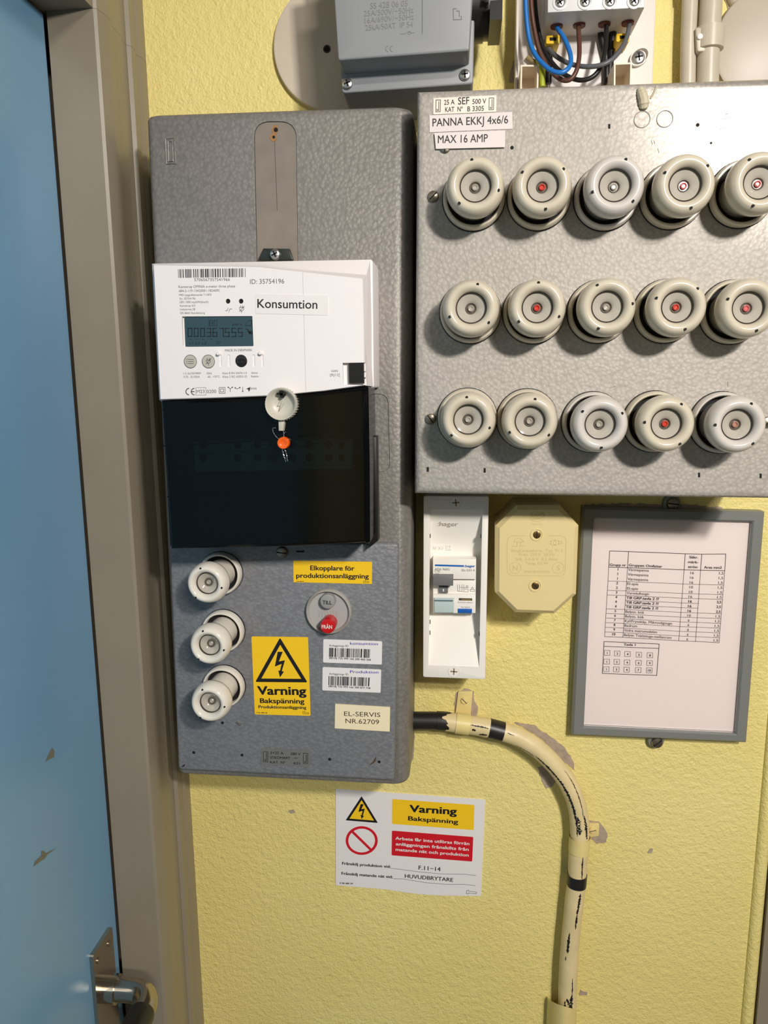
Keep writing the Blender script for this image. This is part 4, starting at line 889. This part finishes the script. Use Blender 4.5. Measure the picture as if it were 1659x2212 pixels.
# ================================================================== WALL WARNING STICKER
n = 24; top = [(110+1410*k/n, 62+103*k/n) for k in range(n+1)]
bot = [(110+1370*k/n, 970+115*k/n+18*math.sin(max(0, k/n-.35)/.65*math.pi*1.25)*(1 if k > n*.3 else 0)) for k in range(n+1)]
wob = lambda k: .0012+.0006*math.sin(k*.55)
wst = MB()
tp = [P(*Z12(*p)[0], .001) for p in top]; bo_ = [P(*Z12(*p)[0], .001) for p in bot]
for k in range(n+1): wst.v += [(tp[k].x, -.001, tp[k].z), (tp[k].x, 0.0002, tp[k].z), (bo_[k].x, -.001, bo_[k].z), (bo_[k].x, .0002, bo_[k].z)]
for k in range(n):
    a = 4*k; b_ = a+4; wst.f += [(a, b_, b_+2, a+2), (a+1, a, b_, b_+1), (a+2, a+3, b_+3, b_+2)]
wst.f += [(0, 1, 3, 2), (4*n, 4*n+1, 4*n+3, 4*n+2)]
ws_ = mesh_obj('warning_notice', wst, M_sticker, angle=30)
tag(ws_, 'white warning notice with yellow and red panels stuck on the yellow wall', 'sticker')
d1 = .001+EPS; d2 = .001+2*EPS; d3 = .001+3*EPS
mb = MB(); mb.flat(rounded(qs(Z12(643,157, 1418,213, 1411,450, 641,392), d1), .0012, 3), d1); mb.flat(qs(Z12(356,140, 498,375, 212,355), d1), d1); ink('yellow_panel', mb, M_yellow, ws_)
mb = MB(); mb.flat(rounded(qs(Z12(640,455, 1407,515, 1397,747, 637,688), d1), .0012, 3), d1)
cc = [(355+136*math.cos(k*math.pi/18)*1.02, 549+124*math.sin(k*math.pi/18)) for k in range(36)]
mb.pstroke([Z12(*p)[0] for p in cc], 6.4, d1, True); mb.pstroke(Z12(268,466, 440,634), 6.4, d1+EPS/2); ink('red_panel', mb, M_red, ws_)
mb = MB(); warn_tri(mb, *Z12(354,130, 508,383, 204,358), 5.2, d2, (Z12(345,205, 374,206, 352,252, 384,249, 366,314, 377,318, 354,346, 344,308, 354,310, 364,268, 324,280),))
ink('warning_symbol', mb, M_black, ws_); mb = MB()
mb.text('Varning', *Z12(805,278, 1252,305), 17.5, d2, .025); mb.text('Bakspänning', *Z12(792,358, 1265,392), 10.8, d2, .02)
ink('heading', mb, M_black, ws_); mb = MB(); mb.text('Frånskilj produktion vid:', *Z12(170,775, 628,808), 7, d2, .02); mb.text('Frånskilj matande nät vid:', *Z12(165,870, 648,905), 7, d2, .02); mb.text('E 06 686 29', *Z12(150,957, 272,962), 4, d2, .02)
mb.pstroke(Z12(628,812, 658,813, 900,845, 1120,865, 1340,868, 1432,880), .8, d2); mb.pstroke(Z12(655,910, 750,912, 950,945, 1150,962, 1320,962, 1428,975), .8, d2)
mb.pstroke(Z12(1343,1050, 1346,1020, 1362,1016, 1365,1027, 1438,1036, 1436,1052, 1365,1045, 1362,1052), .8, d2, True)
mb.text('F.11−14', *Z12(892,822, 1098,838), 10.2, d3+EPS, .004); mb.text('HUVUDBRYTARE', *Z12(762,900, 1217,938), 9.8, d3+EPS, .004)
ink('lettering', mb, M_black, ws_)
mb = MB(); mb.text('Arbete får inte utföras förrän', *Z12(672,540, 1371,592), 7.6, d2, .02); mb.text('anläggningen frånskilts från', *Z12(676,593, 1364,646), 7.6, d2, .02); mb.text('matande nät och produktion', *Z12(674,645, 1364,700), 7.6, d2, .02)
ink('white_lettering', mb, M_sticker, ws_)

# ================================================================== CABLE
DCB = .015; RC = mm(21.5, DCB)
cl = Z13(30,342, 150,342, 300,345, 450,365, 600,388, 720,415, 890,470, 1060,582, 1215,750, 1300,905, 1340,1050, 1350,1200)+[(1251,1830),(1248,1861),(1246,1901),(1239,1962),(1231,2046),(1226,2130),(1225,2185),(1223,2260)]
path = catmull([P(x, y, DCB) for x, y in cl], 10)
cb = root('cable', 'thick cable with cracked cream paint curving down the yellow wall', 'cable', tuple(path[len(path)//2]))
mesh_obj('bare_sheath', MB().tube(path[:26], RC*.97, 24, False), M_rubber, cb, 'black bare cable sheath')
mesh_obj('painted_sheath', MB().tube(path[18:], RC, 24, False, rs=[RC*(1+.012*math.sin(i*.31)+.01*math.sin(i*.83)) for i in range(len(path)-18)]), M_cable, cb, 'cream painted cable sheath')
def ring_at(i0, i1, name, m, grow=1.03): return mesh_obj(name, MB().tube(path[i0:i1+1], RC*grow, 24, False), m, cb)
def frame_at(i):
    t = (path[min(i+1, len(path)-1)]-path[max(0, i-1)]).normalized(); out_ = Vector((0,-1,0)); out_ = (out_-t*out_.dot(t)).normalized(); return t, out_, t.cross(out_)
def flake(i0, i1, ang0, ang1, wd, name='paint_crack'):
    """jagged opening in the paint following the cable"""
    rnd = random.Random(i0*31+i1); L1, R1 = [], []; N = max(6, int((i1-i0)*3))
    for k in range(N+1):
        u = k/N; fi_ = i0+(i1-i0)*u; i = min(int(fi_), len(path)-2); p = path[i].lerp(path[i+1], fi_-i); t, o, sd = frame_at(i)
        a = math.radians(ang0+(ang1-ang0)*u+rnd.uniform(-1.5,1.5)); w_ = wd*(math.sin(math.pi*u)**.5*.8+.1)*rnd.uniform(.45,1.25)
        rr_ = RC*1.028
        for lst, s_ in ((L1, -1), (R1, 1)):
            b_ = a+s_*w_/RC/2*rnd.uniform(.6,1.3); lst.append(p+(o*math.cos(b_)+sd*math.sin(b_))*rr_)
    mb.add(L1+R1, [(k, k+1, N+1+k+1, N+1+k) for k in range(N)])
mb = MB()
def near(px):
    return min(range(len(path)), key=lambda i: (path[i]-P(px[0], px[1], DCB)).length)
I = lambda x, y: near(Z13(x, y)[0])
J = lambda x, y: near(Z14(x, y)[0])
flake(I(1010,560), I(1340,1180), 28, 22, .0028); flake(I(1230,700), I(1350,1050), -38, -22, .0010); flake(I(1330,1040), I(1350,1215), -28, -38, .0034)
flake(I(1330,1040), I(1345,1170), 12, 8, .0045); flake(I(510,370), I(650,395), -25, -22, .0016); flake(I(590,390), I(645,400), 28, 20, .0030); flake(I(530,370), I(560,385), 0, 4, .0028); flake(I(780,430), I(835,450), -25, -20, .0009); flake(I(850,520), I(1000,570), 42, 36, .0010)
flake(J(470,240), J(465,380), -18, -20, .0016); flake(J(450,470), J(440,600), -20, -14, .0030); flake(J(435,600), J(425,690), -14, -12, .0018); flake(J(375,715), J(370,850), 20, 22, .0032); flake(J(370,860), J(365,890), 30, 30, .0012)
flake(J(400,1000), J(395,1130), -20, -22, .0014); flake(J(390,1110), J(385,1240), -18, -12, .0058); flake(J(360,1150), J(355,1240), 22, 22, .0018); flake(J(400,1135), J(390,1160), 10, 0, .004)
ink('paint_cracks', mb, mat('crack_black', (24,22,26), .6), cb)
rnd = random.Random(4); jg = MB(); NA = 40; e0 = []
for k in range(NA+1):
    a = math.radians(-130+260*k/NA); e0.append((a, 22.0+1.3*math.sin(a*3+1)+rnd.uniform(-1.0,1.0)+(1.0 if math.cos(a) < .6 else 0)))
for a, e in e0:
    for u in (0, .5, 1):
        fi_ = 17.5+(e-17.5)*u; i_ = int(fi_); t, o, sd = frame_at(i_); p = path[i_].lerp(path[i_+1], fi_-i_); jg.v.append(tuple(p+(o*math.cos(a)+sd*math.sin(a))*RC*1.03))
for k in range(NA):
    for u in (0, 1): jg.f.append((3*k+u, 3*k+3+u, 3*k+4+u, 3*k+1+u))
ink('worn_paint_edge', jg, M_rubber, cb)
ring_at(I(662,400), I(772,432), 'tape_band', M_rubber, 1.05); 
i0 = near((1247,1886)); i1 = near((1245,1914)); ring_at(i0, i1, 'tape_band', M_rubber, 1.05)
# saddle clips
def saddle(i0, i1, tab_px, screw_px, label, sl):
    g = root('cable_clip', label, 'clip', tuple(path[(i0+i1)//2]), 'saddle clips on the thick cable')
    band = mesh_obj('strap', MB().tube(path[i0:i1+1], RC*1.10, 28, False).tube(path[i0:i1+1], RC*1.03, 28, False), M_clip, g)
    lug_ = mesh_obj('tab', MB().prism(rounded(qs(tab_px, .003), .0008, 2), .003, 0, .0005), M_clip, g)
    screw('clip_screw', screw_px, 8.5, .003, M_clip, g, slot=sl, h=.002, slotmat=M_dgrey)
    return g
saddle(I(398,355), I(512,372), Z13(422,122, 533,122, 518,300, 400,300), Z13(470,187)[0], 'yellow painted clip holding the cable beside the meter cabinet', -.8)
saddle(near((1250,1808)), near((1249,1838)), Z13(1405,1130, 1500,1130, 1495,1222, 1405,1235), Z13(1447,1175)[0], 'yellow painted clip on the upright run of the cable', .3)
# sleeve at the bottom
g = root('cable_sleeve', 'yellow painted open half-pipe sleeve at the foot of the cable', 'cable sleeve', tuple(P(1215,2212,0)))
cxs_, rs_ = P(1214,2185,.006).x, mm(35, .006)
slv = MB(); N = 24; zl0 = .0
for k in range(N+1):
    a = math.pi*1.08*(k/N)-math.pi*.04
    tt_ = .5+.5*math.cos(a); fy = 2149+ (31 if 0.12 < k/N < .85 else 28*(1-abs(math.cos(a))))
    yv = 2150+30*math.sin(max(0, min(1, (1-k/N)))*math.pi*.5)**.6
    for r_ in (rs_, rs_-.0012):
        x_, y_ = cxs_+r_*math.cos(a), -.001-r_*math.sin(a)*1.95
        zz = P(1215, yv, -y_).z
        slv.v += [(x_, y_, zz), (x_, y_, zl0)]
for k in range(N):
    a = 4*k; b_ = a+4; slv.f += [(a, b_, b_+1, a+1), (a+2, a+3, b_+3, b_+2), (a, a+2, b_+2, b_)]
slv.f += [(0, 1, 3, 2), (4*N, 4*N+2, 4*N+3, 4*N+1)]
mesh_obj('half_pipe', slv, M_clip, g, angle=40)

# ================================================================== TOP: ISOLATOR SWITCH AND ROUND PLATES
x, z = q((722,97), .006); r = mm(125, .006)
o = root('round_cover_plate', 'dirty off-white round cover plate behind the grey isolator switch', 'cover plate', (x, 0, z))
mesh_obj('disc', MB().lathe(x, z, [(r, 0), (r, .004), (r*.985, .006), (r*.95, .0066), (.0005, .0068)], 64, cap1=True), mat('dirty_ivory_plastic', (212,200,182), .42, var=.12, vscale=22), o, angle=50)
xh, zh = q(Z1(404,292)[0], .007); mesh_obj('screw_hole', MB().lathe(xh, zh, [(mm(8,.007), .0066), (mm(7.5,.007), .0072), (mm(5.5,.007), .0068)], 20), mat('brown_hole_rim', (92,80,64), .5), o)
mesh_obj('hole', MB().prism(circle(xh, zh, mm(5.5,.007), 16), .0071, .006), M_hole, o, angle=0)
DI, DI2 = .098, .072
iso = root('isolator_switch', 'grey plastic isolator switch box with black rotary knob above the meter cabinet', 'isolator switch', (P(875,190,DI2).x, 0, P(880,190,DI2).z))
fl = rounded(qs(Z1(480,430, 1268,375, 1280,502, 497,557), DI2)[2:]+qs([(712,-120),(1030,-150)], DI2), .002, 3)
mesh_obj('base_box', MB().prism(rounded(qs([(712,-150),(1030,-170),(1022,181),(739,201)], DI2), .0025, 4), DI2, 0, .0012, 3), M_grey, iso)
cvp = rounded(qs([(712,-150),(1030,-170),(1014,109),(730,130)], DI), .002, 3)
lid = mesh_obj('lid', MB().prism(cvp, DI, DI2-.001, .0015, 3), M_grey, iso)
cut(lid, MB().prism(rounded(qs(Z1(585,-200, 975,-200, 975,218, 592,252), DI), .003, 4), DI+.01, DI-.0008))
mb = MB(); ti = DI-.0008+EPS*2
for t, a, b_, y, y2, h in (('SS 428 06 05', 663, 887, 52, 36, 10.5), ('25A/500V/∼50Hz', 625, 922, 97, 75, 10), ('16A/690V/∼50Hz', 630, 924, 139, 115, 10), ('25kA/50AT  IP 54', 634, 918, 182, 160, 10)): mb.text(t, *Z1(a, y, b_, y2), h, ti)
mb.pstroke(Z1(842,203, 870,200), 1, ti); mb.pstroke(Z1(905,197, 928,195), 1, ti); mb.pstroke(Z1(872,200, 900,185), 1, ti); mb.stroke(circle(*q(Z1(897,197)[0], ti), mm(2.6, ti), 10), mm(.9, ti), ti, True)
ink('relief_lettering', mb, M_greyd, lid)
mb = MB(); ti = DI+EPS
for cx_ in (774, 800):
    arc = [(cx_+20*math.cos(math.radians(a)), 292-18*math.sin(math.radians(a))) for a in range(100, 262, 20)]; mb.pstroke([Z1(*p)[0] for p in arc], .9, ti)
mb.pstroke(Z1(1178,52, 1158,53, 1160,118, 1208,116, 1206,96), 1.3, ti); mb.pstroke(Z1(1178,66, 1194,65, 1196,100), 1.3, ti)
ink('relief_marks', mb, mat('dark_relief', (96,99,102), .5), lid)
for c, a in ((Z1(527,503)[0], .3), (Z1(1228,450)[0], .1)): screw('lid_screw', c, 11, DI2, M_zinc, iso, slot=a, cross=True, h=.003)
mb = MB(); xk = P(1022,20,.06).x
za_, zb_ = P(1040,71,.07).z, P(1040,-70,.07).z; zc = (za_+zb_)/2; rk = (zb_-za_)/2
mesh_obj('knob_collar', MB().tube([(xk-.002, -.055, zc), (xk+.008, -.055, zc)], rk, 40), M_blackpl, iso, 'black knob collar')
kb = mesh_obj('rotary_knob', MB().tube([(xk+.008, -.055, zc), (xk+.018, -.055, zc), (xk+.0195, -.055, zc)], rk*.94, 40, rs=[rk*.94, rk*.94, rk*.9]).box(xk+.012, xk+.021, .045, .088, za_+.001, za_+.014), M_blackpl, iso, 'black rotary knob')
mesh_obj('position_window', MB().box(xk+.010, xk+.0165, .088, .0893, zc-.006, zc-.000), mat('grey_window', (120,120,122), .3), kb, angle=0)
mb = MB(); mesh_obj('cable_gland', MB().lathe(P(827,214,.035).x, 0, [(.001,0)], 4), M_blackpl, iso) if False else None
gp = P(827, 216, .04)
mesh_obj('gland', MB().tube([(gp.x, -.036, gp.z+.03), (gp.x, -.036, gp.z-.002)], .013, 28), M_blackpl, iso, 'black cable gland')

# ------------------------------------------------------------------ open terminal unit
un = root('terminal_unit', 'open off-white wiring unit with loose coloured wires above the fuse box', 'wiring unit', (P(1262,178,.01).x, 0, P(1262,190,.01).z))
M_unit = mat('warm_white_unit', (222,214,206), .42); M_unit2 = mat('cool_white_block', (222,220,220), .4)
bpz = rounded(qs([(1118,-160),(1424,-160),(1408,230),(1112,230)], .010), .002, 3)
mesh_obj('back_plate', MB().prism(bpz, .010, 0, .001, 2), M_unit, un)
mesh_obj('side_rib', MB().prism(qs([(1118,-160),(1124,-160),(1118,230),(1112,230)], .022), .022, .009, .0006), M_unit, un)
blk = qs([(1184,-160),(1397,-170),(1392,16),(1183,27)], .056)
tbk = mesh_obj('terminal_block', MB().prism(blk, .056, .009, .0008), M_unit2, un)
for c in Z2(414,15, 563,12, 712,10, 858,8):
    x, z = q(c, .056); r = mm(14, .056)
    mesh_obj('screw_socket', MB().lathe(x, z, [(r, .0555), (r, .0565), (r*.85, .0567), (r*.8, .0555), (r*.75, .0545)], 28), M_unit2, tbk)
    screw('terminal_screw', c, 10.5, .0553, M_zinc, tbk, cross=True, slot=.6, h=.0012)
mb = MB(); zz = sum(p[1] for p in blk[2:])/2
for c in Z2(395,150, 530,146, 680,142, 820,136):
    pt = P(c[0], c[1], .033); mb.tube([(pt.x, -.033, zz+.002), (pt.x, -.033, zz-.0015)], .0048, 16)
mesh_obj('wire_entries', mb, mat('rust_red_entry', (110,52,42), .6), tbk)
for z2, nm in ((Z2(180,388, 288,388, 284,560, 176,560), 'a'), (Z2(738,378, 845,373, 840,560, 736,560), 'b')):
    c4 = qs(z2, .045); c4 = ccw(c4); i4 = inset(c4, .0012); n = 4
    t_ = MB(); t_.v = [(x, -d, z) for p, d in ((c4, .010), (c4, .045), (i4, .045), (i4, .02)) for x, z in p]
    t_.f = [(k*n+i, k*n+(i+1) % n, (k+1)*n+(i+1) % n, (k+1)*n+i) for k in range(3) for i in range(n)]+[(12,13,14,15)]
    mesh_obj('square_post', t_, mat('cream_white_unit', (232,218,196), .45), un, angle=20)
for z2 in (Z2(332,212, 415,205, 412,262, 330,262), Z2(752,200, 835,195, 828,250, 750,250)):
    y_ = mesh_obj('yellow_tab', MB().prism(rounded(qs(z2, .030), .001, 2), .030, .012, .0008), mat('yellow_tab', (240,196,40), .4), un, 'yellow clip tab'); zc_ = [sum(p[0] for p in z2)/4, sum(p[1] for p in z2)/4]
    mesh_obj('tab_slot', MB().prism(qs([(zc_[0]-7,zc_[1]-4),(zc_[0]+7,zc_[1]-4),(zc_[0]+7,zc_[1]+3),(zc_[0]-7,zc_[1]+3)], .030), .0302, .028), M_hole, y_, angle=0)
# screw in its oval boss
os_ = [(895+72*math.cos(k*.2618)*1.0-0.55*40*math.sin(k*.2618)*0, 335+60*math.sin(k*.2618)) for k in range(24)]
def oval(s_): 
    out_ = []
    for k in range(24):
        a = k*math.pi/12; u = 68*s_*math.cos(a); v_ = 46*s_*math.sin(a); c_, s2 = math.cos(-.75), math.sin(-.75)
        out_.append(Z2(893+u*c_-v_*s2, 335+u*s2+v_*c_)[0])
    return ccw(qs(out_, .014))
o1, o2, o3 = oval(1.0), oval(.86), oval(.80)
t_ = MB(); n = 24; t_.v = [(x, -d, z) for p, d in ((o1, .009), (o1, .0135), (o2, .0135), (o3, .0102)) for x, z in p]
t_.f = [(k*n+i, k*n+(i+1) % n, (k+1)*n+(i+1) % n, (k+1)*n+i) for k in range(3) for i in range(n)]+[tuple(range(72, 96))]
bs = mesh_obj('fixing_boss', t_, M_unit, un, angle=30); screw('fixing_screw', Z2(883,347)[0], 12, .0105, M_zinc, bs, cross=True, slot=.15, h=.003)
def wirepath(pts): return catmull([P(*Z2(a, b_)[0], d) for a, b_, d in pts], 10)
def wire_thing(pts, rad, m, label, name='wire'):
    o = mesh_obj(name, MB().tube(wirepath(pts), rad, 12), m); tag(o, label, 'wire', 'wires in the open terminal unit'); return o
M_blue = mat('blue_insulation', (36,116,196), .35); M_brown = mat('brown_insulation', (92,58,46), .4); M_blk = mat('black_insulation', (26,25,27), .4); M_gry = mat('grey_insulation', (96,98,102), .4)
WR = .0018
wire_thing([(385,120,.034),(400,170,.035),(440,230,.042),(475,320,.05),(475,390,.056),(430,432,.058),(370,425,.056),(310,380,.052),(262,320,.048),(232,240,.046),(215,120,.046),(208,0,.046),(205,-120,.046)], WR, M_blue, 'blue insulated wire looping up into the terminal block')
wire_thing([(527,115,.034),(525,170,.035),(530,260,.04),(528,350,.044),(510,430,.046),(470,478,.046),(410,470,.044),(340,400,.04),(290,300,.038),(262,180,.037),(245,60,.037),(235,-120,.037)], WR, M_brown, 'brown insulated wire looping up into the terminal block')
wire_thing([(697,115,.034),(692,170,.034),(688,260,.038),(672,360,.042),(640,430,.044),(590,470,.044),(520,478,.042),(440,445,.038),(370,380,.034),(315,290,.03),(285,180,.028),(268,60,.028),(258,-120,.028)], WR, M_blk, 'black insulated wire looping up into the terminal block')
wire_thing([(833,105,.034),(828,160,.035),(812,230,.04),(775,300,.046),(720,360,.05),(650,392,.05),(560,398,.046),(470,380,.038),(390,335,.030),(345,285,.024),(330,240,.02)], WR, M_gry, 'grey insulated wire looping up into the terminal block')
wire_thing([(655,170,.016),(668,260,.016),(690,360,.016),(695,500,.016)], .0026, M_blk, 'short black wire hanging straight behind the black loop')
wire_thing([(732,170,.016),(726,260,.016),(715,360,.016),(705,500,.016)], .0030, M_blk, 'short black wire hanging straight behind the grey loop')
wire_thing([(355,240,.016),(352,330,.016),(345,500,.016)], .0027, M_blk, 'short black wire hanging under the yellow tab')
wire_thing([(285,350,.016),(300,395,.018),(308,440,.018),(308,520,.018)], .0026, mat('green_yellow_insulation', (170,180,40), .4), 'green and yellow earth wire beside the square post')
wire_thing([(218,342,.013),(245,362,.014),(268,375,.014),(280,400,.014)], .0019, mat('olive_insulation', (150,132,86), .4), 'short olive wire end beside the square post')
mesh_obj('cable_channel', MB().prism(qs(Z2(375,215, 665,205, 670,520, 355,520), .0125), .0125, .0095, .0006), mat('white_channel', (228,222,220), .45), un)

# ------------------------------------------------------------------ conduits and plate at the right
def pipe(pxs, rpx, d, label, name='conduit'):
    pts = [P(x, y, d) for x, y in pxs]
    if pxs[0][1] < -100: pts.insert(0, Vector((pts[0].x, pts[0].y, 2.34)))     # runs on up the wall
    o = mesh_obj(name, MB().tube(catmull(pts, 6), mm(rpx, d), 24), M_pipe); tag(o, label, 'conduit', 'ivory conduits beside the wiring unit'); return o
pipe([(1493,-140),(1490.5,0),(1487,90),(1485,230)], 14.5, .012, 'slim ivory conduit running down behind the fuse box')
pipe([(1540,-140),(1536,0),(1531,90),(1527,230)], 20.5, .014, 'thick ivory conduit with a clip around it')
g = root('conduit_clip', 'ivory plastic clip around the thick conduit', 'clip', tuple(P(1531,86,0)))
zc1, zc2 = P(1531,110,.02).z, P(1531,60,.02).z; pa, pb_ = P(1533,60,.014), P(1530.5,110,.014)
mesh_obj('collar', MB().tube([(pa.x, -.014, pa.z), (pa.x, -.014, pa.z-.0005), (pb_.x, -.014, pb_.z+.0005), (pb_.x, -.014, pb_.z)], mm(26.5,.02), 32, rs=[mm(24,.02), mm(27,.02), mm(27,.02), mm(24,.02)]), M_pipe, g)
mesh_obj('ear', MB().prism(rounded(qs(Z2(1224,165, 1300,170, 1300,310, 1232,312), .02), .002, 4), .021, 0, .001), M_pipe, g)
mesh_obj('ear_button', MB().lathe(*q(Z2(1250,222)[0], .021), [(mm(5.5,.021), .0205), (mm(5,.021), .0225), (mm(2,.021), .023), (.0001, .023)], 16, cap1=True), M_white, g)
x, z = q((1668,95), .008); r = mm(107, .008)
o = root('round_cover_plate', 'plain ivory round cover plate beside the thick conduit', 'cover plate', (x, 0, z))
mesh_obj('disc', MB().lathe(x, z, [(r, 0), (r, .006), (r*.985, .008), (r*.95, .0086), (.0005, .009)], 64, cap1=True), mat('ivory_plate', (184,174,158), .42, var=.06, vscale=22), o, angle=50)
mesh_obj('rim', MB().lathe(x, z, [(r*1.012, 0), (r*1.012, .002), (r*.99, .0025)], 64), M_pipe, o)
pipe([(1570,-60),(1583,-10),(1594,12),(1606,34)], 13, .001, 'short slanting ivory conduit ending behind the round plate')
